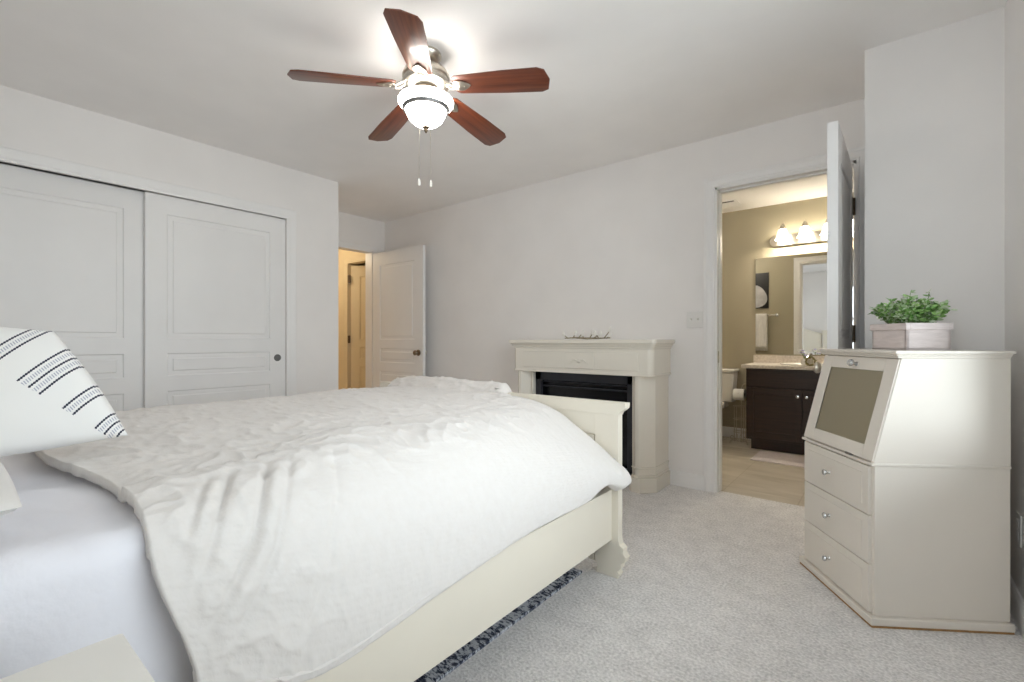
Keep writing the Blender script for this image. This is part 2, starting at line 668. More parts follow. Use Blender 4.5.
struct('floor', MB().box(-7.1, -.6, -.1, .75, 3.45, 0), M['carpet'], 'pale grey cut pile carpet covering the bedroom floor', 'floor')
struct('floor_bath', MB().box(-7.1, 3.45, -.1, .75, 5.7, -.002), M['tile'], 'beige tile floor of the bathroom beyond the door', 'floor')
struct('ceiling', MB().box(-7.1, -.6, H, .75, 5.7, H + .1), M['ceiling'], 'flat white ceiling over the bedroom', 'ceiling')

CY0, CY1, CZ = -0.03, 1.82, 2.025          # closet opening
w = MB()
w.box(XL - .11, YF - .12, 0, XL, CY0, H).box(XL - .11, CY1, 0, XL, 2.28, H).box(XL - .012, CY0, CZ, XL, CY1, H)
w.box(XE - .12, 2.18, 0, XL - .11, 2.28, H)
struct('wall_left', w, M['wall'], 'light grey wall around the closet doors', 'wall')
struct('wall_closet', MB().box(XE - .12, YF - .12, 0, XE, 2.18, H), M['wall'], 'dark back wall inside the closet', 'wall')
EY0, EY1, EZ = 2.36, 3.225, 2.075
w = MB()
w.box(XE - .12, 2.28, 0, XE, EY0, H).box(XE - .12, EY1, 0, XE, YB + .12, H).box(XE - .12, EY0, EZ, XE, EY1, H)
struct('wall_entry', w, M['wall'], 'short grey wall over the open entry doorway', 'wall')
BX0, BX1, BZ = -0.93, -0.145, 2.092
w = MB()
w.box(XE, YB, 0, BX0, YB + .06, H).box(BX1, YB, 0, .75, YB + .06, H).box(BX0, YB, BZ, BX1, YB + .06, H)
struct('wall_back', w, M['wall'], 'long light grey wall behind the fireplace mantel', 'wall')
w = MB()
w.box(-2.6, YB + .06, 0, BX0, YB + .12, H).box(BX1, YB + .06, 0, .75, YB + .12, H).box(BX0, YB + .06, BZ, BX1, YB + .12, H)
struct('wall_bath_front', w, M['tan'], 'tan bathroom side of the doorway wall', 'wall')
struct('wall_jog', MB().box(XJ, YJ, 0, .5, YB, H), M['wall'], 'grey wall block stepping out behind the white cabinet', 'wall')
w = MB()
w.box(XR, YF - .12, 0, XR + .12, WIN_Y0, H).box(XR, WIN_Y1, 0, XR + .12, YJ, H)
w.box(XR, WIN_Y0, 0, XR + .12, WIN_Y1, WIN_Z0).box(XR, WIN_Y0, WIN_Z1, XR + .12, WIN_Y1, H)
struct('wall_right', w, M['wall'], 'grey outer wall at the right picture edge', 'wall')
WFZ0 = WIN_Z0 + .17
w = MB()
w.box(XE - .12, YF - .12, 0, WF_X0, YF, H).box(WF_X1, YF - .12, 0, XR + .12, YF, H)
w.box(WF_X0, YF - .12, 0, WF_X1, YF, WFZ0).box(WF_X0, YF - .12, WIN_Z1, WF_X1, YF, H)
struct('wall_front', w, M['wall'], 'grey wall at the head of the bed', 'wall')
# bathroom and hall shells
struct('wall_bath_rear', MB().box(-2.6, 5.46, 0, .75, 5.6, H), M['tan'], 'tan bathroom wall behind the mirror', 'wall')
struct('wall_bath_left', MB().box(-2.72, YB + .12, 0, -2.6, 5.6, H), M['tan'], 'tan bathroom side wall beyond the toilet', 'wall')
struct('wall_bath_right', MB().box(.62, YB + .12, 0, .75, 5.46, H), M['tan'], 'tan bathroom side wall right of the vanity', 'wall')
HX0, HX1, HY, HZ = -5.60, -4.84, 3.51, 2.065
w = MB()
w.box(-7.0, HY, 0, HX0, HY + .1, H).box(HX1, HY, 0, -2.72, HY + .1, H).box(HX0, HY, HZ, HX1, HY + .1, H)
struct('wall_hall_end', w, M['hallpaint'], 'yellow hall wall seen through the entry doorway', 'wall')
struct('wall_hall_left', MB().box(-7.1, 1.3, 0, -7.0, 5.7, H), M['hallpaint'], 'yellow wall at the far side of the hall', 'wall')
struct('wall_hall_front', MB().box(-7.0, 1.3, 0, XE - .12, 1.4, H), M['hallpaint'], 'yellow wall at the near end of the hall', 'wall')
struct('wall_far_room', MB().box(-7.0, 5.6, 0, -2.72, 5.7, H), M['tan'], 'wall of the room beyond the hall door', 'wall')

# --- casings
CPROF = [(0, 0), (0, .011), (.012, .014), (.018, .010), (.046, .012), (.056, .019), (.072, .019), (.076, .014), (.076, 0)]


def casing(u0, u1, zt, mapf, prof=CPROF, right=True, cut=None):
    mb = MB()
    rows = []
    for o, d in prof:
        oc = o if cut is None else min(o, cut)
        rows.append([(u0 - o, 0, d), (u0 - o, zt + o, d), (u1 + oc, zt + o, d), (u1 + oc, 0, d)])
    for a, b in zip(rows, rows[1:]):
        for k in range(3 if right else 2):
            mb.quad(*[mapf(*q) for q in (a[k], a[k + 1], b[k + 1], b[k])])
    bmesh.ops.remove_doubles(mb.bm, verts=mb.bm.verts, dist=1e-6)
    bmesh.ops.recalc_face_normals(mb.bm, faces=mb.bm.faces)
    return mb


struct('trim_1', casing(CY0, CY1, CZ, lambda u, z, d: (XL + d, u, z)), M['trim'], 'white moulded casing around the sliding closet doors', 'trim')
struct('trim_2', casing(BX0, BX1, BZ, lambda u, z, d: (u, YB - d, z), cut=.053, prof=[(o * .92, d) for o, d in CPROF]), M['trim'], 'white moulded casing around the bathroom doorway', 'trim')
struct('trim_3', casing(EY0, EY1, EZ, lambda u, z, d: (XE + d * .7, u, z), prof=[(o * .62, d * .6) for o, d in CPROF]), M['trim'], 'white casing around the entry doorway', 'trim')
struct('trim_4', casing(HX0, HX1, HZ, lambda u, z, d: (u, HY - d, z)), M['hallpaint'], 'yellowish casing around the hall door', 'trim')
struct('trim_6', casing(BX0, BX1, BZ, lambda u, z, d: (u, YB + .12 + d, z)), M['trim'], 'white casing on the bathroom side of the doorway', 'trim')
# jamb linings
jb = MB()
jb.box(BX0 - .001, YB - .002, 0, BX0 + .015, YB + .122, BZ).box(BX1 - .015, YB - .002, 0, BX1 + .001, YB + .122, BZ)
jb.box(BX0, YB - .002, BZ - .015, BX1, YB + .122, BZ + .001)
jb.box(BX0 + .015, YB + .05, 0, BX0 + .021, YB + .09, BZ - .015).box(BX0 + .015, YB + .05, BZ - .026, BX1 - .015, YB + .09, BZ - .015)
struct('trim_5', jb, M['trim'], 'white jamb lining of the bathroom doorway', 'trim')
jb = MB()
jb.box(XE - .122, EY0 - .001, 0, XE + .002, EY0 + .015, EZ).box(XE - .122, EY1 - .015, 0, XE + .002, EY1 + .001, EZ)
jb.box(XE - .122, EY0, EZ - .015, XE + .002, EY1, EZ + .001)
struct('trim_7', jb, M['trim'], 'white jamb lining of the entry doorway', 'trim')
obj('strike_plate', MB().box(BX0 + .0145, YB + .010, .89, BX0 + .0168, YB + .042, .97, .0006), M['nickel'], bpy.data.objects['trim_5'])


def baseboard(name, a, b, nrm, label):
    """profile swept from a to b along a wall, nrm points into the room"""
    mb = MB()
    pr = [(0, 0), (.014, 0), (.014, .075), (.010, .082), (.012, .092), (.006, .105), (0, .107)]
    a, b, nrm = Vector((*a, 0)), Vector((*b, 0)), Vector((*nrm, 0))
    for (d0, z0), (d1, z1) in zip(pr, pr[1:]):
        mb.quad(a + nrm * d0 + Vector((0, 0, z0)), b + nrm * d0 + Vector((0, 0, z0)),
                b + nrm * d1 + Vector((0, 0, z1)), a + nrm * d1 + Vector((0, 0, z1)))
    for e in (a, b):
        mb.bm.faces.new([mb.bm.verts.new(e + nrm * d + Vector((0, 0, z))) for d, z in pr])
    bmesh.ops.remove_doubles(mb.bm, verts=mb.bm.verts, dist=1e-6)
    bmesh.ops.recalc_face_normals(mb.bm, faces=mb.bm.faces)
    return struct(name, mb, M['trim'], label, 'baseboard')


baseboard('baseboard_back', (XE, YB), (BX0 - .071, YB), (0, -1), 'white baseboard along the wall behind the mantel')
baseboard('baseboard_jog', (XJ, YJ), (XR, YJ), (0, -1), 'white baseboard of the wall behind the white cabinet')
baseboard('baseboard_right', (XR, YF), (XR, YJ - .014), (-1, 0), 'white baseboard along the right wall')
baseboard('baseboard_left', (XL, CY1 + .077), (XL, 2.28), (1, 0), 'white baseboard beside the closet doors')
baseboard('baseboard_front', (XL, YF), (XR - .014, YF), (0, 1), 'white baseboard behind the headboard')
baseboard('baseboard_bath', (-2.6, 5.46), (-1.06, 5.46), (0, -1), 'white baseboard in the bathroom behind the toilet')


# --- doors
def door_mb(w, h, t, panels, stile):
    """slab with moulded raised panels on both faces; local x = width from the hinge, y = thickness"""
    mb = MB()
    for side in (0, 1):
        yf = 0 if side == 0 else t
        sg = 1 if side == 0 else -1       # into the slab

        def q(r):
            x0, z0, x1, z1, d = r
            pts = [(x0, yf + sg * d, z0), (x1, yf + sg * d, z0), (x1, yf + sg * d, z1), (x0, yf + sg * d, z1)]
            mb.quad(*(pts if side == 0 else pts[::-1]))

        def ring(ra, rb):
            A = [(ra[0], ra[1]), (ra[2], ra[1]), (ra[2], ra[3]), (ra[0], ra[3])]
            B = [(rb[0], rb[1]), (rb[2], rb[1]), (rb[2], rb[3]), (rb[0], rb[3])]
            for k in range(4):
                k2 = (k + 1) % 4
                pts = [(A[k][0], yf + sg * ra[4], A[k][1]), (A[k2][0], yf + sg * ra[4], A[k2][1]),
                       (B[k2][0], yf + sg * rb[4], B[k2][1]), (B[k][0], yf + sg * rb[4], B[k][1])]
                mb.quad(*(pts if side == 0 else pts[::-1]))
        q((0, 0, stile, h, 0))
        q((w - stile, 0, w, h, 0))
        zs = [0]
        for (a, b) in sorted(panels):
            q((stile, zs[-1], w - stile, a, 0))
            prev = (stile, a, w - stile, b, 0)
            for off, d in ((.006, .007), (.010, .008), (.034, .0065), (.040, .0015), (.044, .0015)):
                cur = (stile + off, a + off, w - stile - off, b - off, d)
                ring(prev, cur)
                prev = cur
            q(prev)
            zs.append(b)
        q((stile, zs[-1], w - stile, h, 0))
    for pts in ([(0, 0, 0), (0, 0, h), (0, t, h), (0, t, 0)], [(w, 0, 0), (w, t, 0), (w, t, h), (w, 0, h)],
                [(0, 0, h), (w, 0, h), (w, t, h), (0, t, h)], [(0, 0, 0), (0, t, 0), (w, t, 0), (w, 0, 0)]):
        mb.quad(*pts)
    bmesh.ops.remove_doubles(mb.bm, verts=mb.bm.verts, dist=1e-5)
    bmesh.ops.recalc_face_normals(mb.bm, faces=mb.bm.faces)
    return mb


PAN = [(.22, .69), (.79, .945), (1.045, 1.885)]
# closet sliders: local x -> +y world
d1 = struct('door_1', door_mb(.95, 2.012, .034, PAN, .125), M['door'], 'left white sliding closet door set behind its neighbour', 'door',
            loc=(XL - .052, -.025, .012), rotz=R(90))
d2 = struct('door_2', door_mb(.916, 2.008, .034, PAN, .118), M['door'], 'right white sliding closet door with round finger pull', 'door',
            loc=(XL - .014, .902, .012), rotz=R(90))
for dd, xx in ((d2, (.916 - .062)),):
    obj('finger_pull', MB().lathe([(0, .002), (.017, .002), (.02, .0045), (.0265, .005), (.0275, .002), (.0275, 0)], seg=28,
                                  mat=rot_to((0, -1, 0), (xx, 0, .895))), M['greymetal'], dd)
obj('finger_pull', MB().lathe([(0, .002), (.017, .002), (.02, .0045), (.0265, .005), (.0275, .002), (.0275, 0)], seg=28,
                              mat=rot_to((0, -1, 0), (.062, 0, .895))), M['greymetal'], d1)
# entry door, swung open against the back wall
d3 = struct('door_3', door_mb(.84, 2.03, .036, PAN, .13), M['door'], 'white panelled entry door standing open near the back wall', 'door',
            loc=(XE + .02, 3.21, .012), rotz=R(1.7))
obj('door_knob', knob_mb(rot_to((0, -1, 0), (.84 - .065, 0, .905))), M['antique'], d3)
obj('door_knob', knob_mb(rot_to((0, 1, 0), (.84 - .065, .036, .905))), M['nickel'], d3)
for z in (.2, 1.0, 1.82):
    obj('hinge', MB().lathe([(0, 0), (.007, 0), (.007, .09), (0, .09)], (-.006, .034, z), 12), M['bronze'], d3)
# bathroom door, swung towards the camera
d4 = struct('door_4', door_mb(.755, 2.04, .042, PAN, .12), M['door'], 'white bathroom door swung open edge-on beside the doorway', 'door',
            loc=(-.204, 3.372, .012), rotz=R(-91.4))
for s, y in ((-1, 0), (1, .042)):
    obj('door_knob', knob_mb(rot_to((0, s, 0), (.755 - .065, y, .90))), M['nickel'], d4)
for z in (.2, 1.02, 1.76):
    h = MB().lathe([(0, 0), (.008, 0), (.008, .10), (0, .10)], (-.008, .046, z), 12)
    h.box(0, .0415, z, .03, .0435, z + .10)
    obj('hinge', h, M['bronze'], d4)
obj('latch_plate', MB().box(.754, .010, .88, .7562, .032, .94, .0006), M['nickel'], d4)
# hall door half open beyond the entry doorway
d5 = struct('door_5', door_mb(.74, 2.03, .036, PAN, .12), M['hallpaint'], 'half-open hall door seen through the entry doorway', 'door',
            loc=(HX0 + .02, HY + .03, .012), rotz=R(36))
for z in (.2, 1.0, 1.80):
    obj('hinge', MB().lathe([(0, 0), (.008, 0), (.008, .10), (0, .10)], (-.012, -.02, z), 12).box(-.03, -.035, z, -.005, -.01, z + .1), M['bronze'], d5)

# --- window in the right wall (out of frame, the room's daylight)
wf = MB()
x0, x1 = XR + .03, XR + .09
wf.box(x0, WIN_Y0, WIN_Z0, x1, WIN_Y0 + .05, WIN_Z1).box(x0, WIN_Y1 - .05, WIN_Z0, x1, WIN_Y1, WIN_Z1)
wf.box(x0, WIN_Y0, WIN_Z0, x1, WIN_Y1, WIN_Z0 + .05).box(x0, WIN_Y0, WIN_Z1 - .05, x1, WIN_Y1, WIN_Z1)
wf.box(x0, (WIN_Y0 + WIN_Y1) / 2 - .025, WIN_Z0, x1, (WIN_Y0 + WIN_Y1) / 2 + .025, WIN_Z1)
wo = struct('window_1', wf, M['trim'], 'white framed window in the right wall', 'window')
obj('window_pane', MB().box(x0 + .025, WIN_Y0 + .05, WIN_Z0 + .05, x0 + .031, WIN_Y1 - .05, WIN_Z1 - .05), M['pane'], wo)
obj('window_sill', MB().box(XR - .012, WIN_Y0 - .02, WIN_Z0 - .03, XR + .04, WIN_Y1 + .01, WIN_Z0, .004), M['trim'], wo)

wf = MB()  # extra window out of view, put in to even out the daylight
y0, y1 = YF - .09, YF - .03
wf.box(WF_X0, y0, WFZ0, WF_X0 + .05, y1, WIN_Z1).box(WF_X1 - .05, y0, WFZ0, WF_X1, y1, WIN_Z1)
wf.box(WF_X0, y0, WFZ0, WF_X1, y1, WFZ0 + .05).box(WF_X0, y0, WIN_Z1 - .05, WF_X1, y1, WIN_Z1)
wf.box(WF_X0, y0, 1.45, WF_X1, y1, 1.50)
wo = struct('added_window_2', wf, M['trim'], 'white framed window in the wall at the bed head', 'window')
obj('window_pane', MB().box(WF_X0 + .05, y0 + .025, WFZ0 + .05, WF_X1 - .05, y0 + .031, WIN_Z1 - .05), M['pane'], wo)
obj('window_sill', MB().box(WF_X0 - .04, YF - .04, WFZ0 - .03, WF_X1 + .04, YF + .03, WFZ0, .004), M['trim'], wo)

# ------------------------------------------------------------------ ceiling fan
FX, FY = -1.763, 1.529
fan = thing('ceiling_fan', 'five-blade ceiling fan with cherry wood blades and a lit glass bowl', 'ceiling fan', (FX, FY, 2.02))
Z0 = 2.02


def L(prof):
    return [(r, z - Z0) for r, z in prof]


obj('canopy', MB().lathe(L([(0, 2.44), (.074, 2.44), (.076, 2.428), (.068, 2.412), (.050, 2.402), (.020, 2.398), (0, 2.398)])), M['nickel'], fan)
obj('downrod', MB().lathe(L([(.028, 2.40), (.024, 2.372), (.034, 2.366), (.034, 2.36)])), M['nickel'], fan)
obj('motor_housing', MB().lathe(L([(0, 2.378), (.046, 2.376), (.078, 2.368), (.104, 2.352), (.114, 2.332), (.114, 2.322), (.107, 2.316), (.107, 2.306),
                                   (.113, 2.300), (.110, 2.286), (.092, 2.272), (.070, 2.264), (.055, 2.258), (0, 2.258)]), seg=48), M['nickel'], fan)
obj('switch_housing', MB().lathe(L([(.05, 2.26), (.056, 2.245), (.056, 2.225), (.072, 2.236), (.080, 2.230), (.080, 2.224), (0, 2.224)])), M['bronze'], fan)
bowl = obj('light_bowl', MB().lathe([(r, z + .022) for r, z in L([(.084, 2.203), (.110, 2.204), (.128, 2.197), (.134, 2.187), (.133, 2.177), (.122, 2.163), (.108, 2.152), (.1005, 2.146),
                                       (.0965, 2.132), (.092, 2.120), (.080, 2.098), (.060, 2.080), (.034, 2.066), (0, 2.060)])], seg=48), M['bowlglass'], fan)
obj('bowl_band', MB().lathe([(r, z + .022) for r, z in L([(.110, 2.156), (.114, 2.153), (.110, 2.143), (.102, 2.139), (.098, 2.144)])], seg=48), M['greymetal'], bowl)
obj('finial', MB().lathe([(r, z + .012) for r, z in L([(.018, 2.076), (.017, 2.068), (.008, 2.064), (.010, 2.058), (.007, 2.050), (.003, 2.044), (0, 2.043)])], seg=20), M['bronze'], fan)


def blade_mb():
    mb = MB()
    out = [(.150, -.044), (.165, -.056), (.40, -.070), (.570, -.074), (.602, -.060), (.618, 0.0), (.602, .060), (.570, .074), (.40, .070), (.165, .056), (.150, .044)]
    mb.prism(out, -.003, .003, 'z', bevel=.0015, mat=Matrix.Rotation(R(-12), 4, 'X'))
    return mb


def iron_mb():
    mb = MB()
    tilt = Matrix.Rotation(R(-12), 4, 'X')
    out = [(.140, -.014), (.165, -.034), (.195, -.030), (.225, -.012), (.235, 0), (.225, .012), (.195, .030), (.165, .034), (.140, .014)]
    mb.prism(out, -.010, -.004, 'z', bevel=.0015, mat=tilt)
    for s in (-1, 1):
        pts = [(.075, s * .008, .002), (.100, s * .022, .010), (.125, s * .024, -.004), (.150, s * .014, -.010)]
        mb.tube(pts, .006, 8)
    mb.tube([(.055, 0, .000), (.080, 0, .000)], .012, 10)
    for sx, sy in ((.172, .016), (.172, -.016), (.205, 0)):
        mb.ball((sx, sy, -.0115 - sy * .21), .004, 8, sz=.5)
    return mb


b_me = blade_mb().mesh('blade', M['wood'])
i_me = iron_mb().mesh('blade_iron', M['nickel'])
for k in range(5):
    a = R(22.6 + 72 * k)
    b = bpy.data.objects.new('blade', b_me)
    COL.objects.link(b)
    b.parent = fan
    b.location = (0, 0, 2.283 - Z0)
    b.rotation_euler = (0, R(5.5), a)
    i = bpy.data.objects.new('blade_iron', i_me)
    COL.objects.link(i)
    i.parent = b
for (cx, cy, zb) in ((-.030, -.018, 1.805), (.010, .022, 1.80)):
    pc = obj('pull_chain', MB().tube([(cx * .9, cy * .9, 2.075 - Z0), (cx, cy, 1.95 - Z0), (cx, cy, zb + .03 - Z0)], .0011, 6), M['nickel'], fan)
    obj('pull_fob', MB().lathe([(0, 0), (.0065, .002), (.007, .02), (.004, .034), (0, .036)], (cx, cy, zb - .006 - Z0), 12), M['tip'], pc)

# ------------------------------------------------------------------ bed
BRX, BLX = -0.950, -2.575          # outer faces of the side rails
FBY = 1.89                         # near face of the footboard
bed = thing('bed', 'cream painted bed frame with panelled footboard and scrolled feet', 'bed', (-1.765, .85, 0))


def bl(mb):
    return mb.xform(Matrix.Translation((1.765, -.85, 0)))


obj('side_rail', bl(MB().box(BRX - .028, -.18, .165, BRX, FBY, .387, .003)), M['cream'], bed)
obj('side_rail', bl(MB().box(BLX, -.18, .165, BLX + .028, FBY, .387, .003)), M['cream'], bed)
obj('slats', bl(MB().box(BLX + .03, -.16, .27, BRX - .03, FBY - .01, .29)), M['cream'], bed)
FX0, FX1 = -2.608, -0.920
fb = MB()
ST = .115


def scroll_foot(sgn, xo):
    # outline of a stile with its scrolled bracket foot (x grows outwards from xo)
    o = [(-ST, .716), (-ST, .045), (-ST + .012, .036), (-ST + .008, .0), (-.004, .0), (.004, .018), (-.004, .032), (.012, .048),
         (.010, .066), (.030, .080), (.036, .100), (.022, .116), (.024, .138), (.006, .150), (.0, .17), (0, .716)]
    return [(xo + sgn * a, b) for a, b in o]


for sgn, xo in ((1, FX1), (-1, FX0)):
    obj('footboard_post', bl(MB().prism(scroll_foot(sgn, xo), FBY, FBY + .042, 'y', bevel=.003)), M['cream'], bed)
fb.box(FX0 + ST, FBY + .003, .62, FX1 - ST, FBY + .039, .716, .002)
ap = [(.005, .28), (.005, .048), (.030, .046), (.045, .060), (.075, .066), (.088, .100), (.120, .135), (.17, .160), (.25, .172)]
fb.prism([(FX0 + ST + a, b) for a, b in ap] + [(FX1 - ST - a, b) for a, b in ap[::-1]], FBY + .003, FBY + .039, 'y', bevel=.002)
fb.box(-1.80, FBY + .003, .28, -1.73, FBY + .039, .62, .002)
fb.box(FX0 + ST + .002, FBY + .016, .28, FX1 - ST - .002, FBY + .028, .62)
fb.box(FX0 + ST + .006, FBY + .004, .286, -1.806, FBY + .028, .614, .003).box(-1.724, FBY + .004, .286, FX1 - ST - .006, FBY + .028, .614, .003)
obj('footboard_panel', bl(fb), M['cream'], bed)
cap = MB()
cp = [(FX0 - .001, .715), (FX0 - .006, .728), (FX0 - .022, .738), (FX0 - .032, .748), (FX0 - .034, .770), (FX1 + .034, .770), (FX1 + .032, .748), (FX1 + .022, .738), (FX1 + .006, .728), (FX1 + .001, .715)]
cap.prism(cp, FBY - .001, FBY + .046, 'y', bevel=.002)
obj('footboard_cap', bl(cap), M['cream'], bed)
# headboard (seen only in the bathroom mirror)
hb = MB()
arch = [(BLX + .09, .3)]
arch += [(BLX + .09 + (BRX - BLX - .18) * t / 24, 1.16 + .17 * math.sin(PI * t / 24) ** 1.2) for t in range(25)]
arch += [(BRX - .09, .3)]
hb.prism(arch, -.26, -.225, 'y', bevel=.004)
obj('headboard', bl(hb), M['cream'], bed)
tr = MB()
pts = [(BLX + .07 + (BRX - BLX - .14) * t / 24, -.243, 1.17 + .17 * math.sin(PI * t / 24) ** 1.2) for t in range(25)]
tr.tube(pts, .022, 10)
obj('headboard_rail', bl(tr), M['cream'], bed)
for xo in (BLX + .03, BRX - .07):
    mb = MB().box(xo, -.285, 0, xo + .09, -.195, 1.22, .004).box(xo - .012, -.297, 1.22, xo + .102, -.183, 1.25, .006)
    obj('headboard_post', bl(mb), M['cream'], bed)

# --- mattress with fitted sheet
MX0, MX1, MY0, MY1, MZ0, MZ1 = -2.525, -1.03, -.175, 1.85, .30, .705


mt = MB()
NS, NL = 90, 110
rr = .055
prof = []
for k in range(16):
    prof.append((0, MZ0 + (MZ1 - rr - MZ0) * k / 15))
for k in range(1, 9):
    a = PI / 2 * k / 8
    prof.append((rr - rr * math.cos(a), MZ1 - rr + rr * math.sin(a)))
half = [(-1, o, z) for o, z in prof]
full = [(MX0 + o, z) for o, z in prof]
n_top = 60
full += [(MX0 + rr + (MX1 - MX0 - 2 * rr) * k / n_top, MZ1) for k in range(1, n_top)]
full += [(MX1 - o, z) for o, z in prof[::-1]]


def mat_pt(i, j):
    x, z = full[i]
    y = MY0 + (MY1 - MY0) * j / NL
    # round the two ends
    e = min(y - MY0, MY1 - y)
    if e < rr:
        z = MZ0 + (z - MZ0) * (1 - (rr / (MZ1 - MZ0)) * (1 - math.sqrt(max(0, 1 - (1 - e / rr) ** 2))))
    top = max(0, min(1, (z - .66) / .05))
    n1 = noise.noise(Vector((x * 5 + y * 2, y * 14 - x * 3, 3.1)))
    n2 = noise.noise(Vector((x * 11 + y * 6, y * 22 - x * 8, 9.1)))
    n3 = noise.noise(Vector((y * 9, z * 6, 4.4)))
    near = max(0, 1 - abs(y - .1) / .5)
    z += top * (.010 * n1 + .005 * n2) * (.3 + near)
    x += (1 - top) * (.004 * n3) * (1 if x > -1.5 else 0)
    # the foot corner is worn down under the duvet
    cx_, cy_ = max(0, min(1, (x + 1.40) / .37)), max(0, min(1, (y - .60) / 1.0))
    z = MZ0 + (z - MZ0) * (1 - .50 * cx_ * cy_ * cy_ * (3 - 2 * cy_))
    return (x, y, z)


mt.grid(mat_pt, len(full) - 1, NL)
cxm, cym = (MX0 + MX1) / 2, (MY0 + MY1) / 2
for jj in (0, NL):
    mt.bm.faces.new([mt.bm.verts.new(mat_pt(i, jj)) for i in range(len(full))])
bmesh.ops.remove_doubles(mt.bm, verts=mt.bm.verts, dist=1e-6)
bmesh.ops.recalc_face_normals(mt.bm, faces=mt.bm.faces)
mt.xform(Matrix.Translation((-cxm, -cym, -MZ0)))
tag(obj('mattress', mt, M['sheet'], loc=(cxm, cym, MZ0), smooth=60), 'mattress in a smooth white fitted sheet on the cream bed', 'mattress')


# --- duvet
def cr1(p0, p1, p2, p3, t):
    return 0.5 * ((2 * p1) + (-p0 + p2) * t + (2 * p0 - 5 * p1 + 4 * p2 - p3) * t * t + (-p0 + 3 * p1 - 3 * p2 + p3) * t ** 3)


def crom(vals, s):
    n = len(vals) - 1
    i = max(0, min(n - 1, int(s)))
    t = s - i
    g = lambda k: vals[max(0, min(n, k))]
    return tuple(cr1(g(i - 1)[c], g(i)[c], g(i + 1)[c], g(i + 2)[c], t) for c in range(len(vals[0])))


LEFT = [(-2.60, .42), (-2.605, .56), (-2.575, .69), (-2.46, .752), (-2.1, .764), (-1.7, .762), (-1.42, .757)]
STN = [
    # y,   right hand part of the cross-section, from the top down to the tucked edge
    (.245, [(-1.22, .750), (-1.10, .742), (-1.015, .700), (-.970, .61), (-.950, .50), (-.935, .40), (-.945, .395)]),
    (.50, [(-1.24, .762), (-1.12, .748), (-1.015, .695), (-.958, .59), (-.935, .47), (-.924, .350), (-.938, .345)]),
    (.85, [(-1.25, .763), (-1.12, .742), (-1.015, .680), (-.955, .585), (-.932, .48), (-.922, .380), (-.936, .374)]),
    (1.25, [(-1.25, .758), (-1.12, .728), (-1.015, .660), (-.950, .570), (-.925, .49), (-.918, .415), (-.934, .408)]),
    (1.60, [(-1.24, .745), (-1.12, .702), (-1.020, .635), (-.940, .560), (-.908, .49), (-.900, .426), (-.922, .418)]),
    (1.73, [(-1.235, .738), (-1.12, .688), (-1.015, .618), (-.930, .560), (-.890, .515), (-.882, .462), (-.905, .452)]),
    (1.80, [(-1.23, .730), (-1.12, .674), (-1.012, .606), (-.918, .542), (-.862, .490), (-.850, .440), (-.888, .414)]),
    (1.865, [(-1.23, .714), (-1.12, .654), (-1.012, .588), (-.922, .525), (-.864, .482), (-.850, .440), (-.888, .414)]),
]
NC, NR = 290, 380
rows_cache = {}


def sect(y):
    k = round(y, 6)
    if k not in rows_cache:
        rows_cache[k] = sect_raw(y)
    return rows_cache[k]


def sect_raw(y):
    ys = [s[0] for s in STN]
    if y <= ys[0]:
        s = 0
    elif y >= ys[-1]:
        s = len(ys) - 1
    else:
        k = max(i for i in range(len(ys)) if ys[i] <= y)
        s = k + (y - ys[k]) / (ys[k + 1] - ys[k])
    cols = []
    for c in range(7):
        cols.append(crom([st[1][c] for st in STN], s))
    return LEFT + cols


def sstep(a, b, x):
    t = max(0, min(1, (x - a) / (b - a)))
    return t * t * (3 - 2 * t)


def duv_base(c, r):
    """c in 0..1 across, r in 0..1 from head to foot"""
    rf = .90
    y = .245 + (1.865 - .245) * min(1, r / rf)
    sec = sect(y)
    s = c * (len(sec) - 1)
    x, z = crom(sec, s)
    # head edge runs slightly askew: nearer the pillows far from the camera
    hs = sstep(.25, 0, r)
    y += hs * (-.055 * sstep(-1.25, -1.75, x) + .055 * sstep(.68, .42, z) * (1 if x > -1.3 else 0))
    if x < -1.2:
        z += -.012 * hs
    if r > rf:
        t = (r - rf) / (1 - rf)
        lw = sstep(-1.50, -1.60, x)
        # left part folds over the footboard, right part tucks down inside it
        a = t * 3
        if a < 1:
            dy, dz = .04 * a, .045 * a
        elif a < 2:
            dy, dz = .04 + .055 * (a - 1), .045 + .010 * math.sin((a - 1) * PI)
        else:
            dy, dz = .095 + .008 * math.sin((a - 2) * PI / 2), .045 - .09 * (a - 2)
        hem = 1 - sstep(.70, .80, c)
        y += lw * dy + (1 - lw) * .010 * min(1, a)
        z += lw * dz - (1 - lw) * (.10 * t) * hem
        if x > -1.4:
            x -= .03 * t * t * (1 - hem)
    return Vector((x, y, z))


FOLDS = [  # (y at the top, y at the hem, depth, width): creases pulled down the near side by the bed head
    (.405, .14, .010, .008), (.462, .18, .017, .009), (.545, .25, .018, .009), (.605, .30, .010, .008), (.70, .46, .005, .010)]


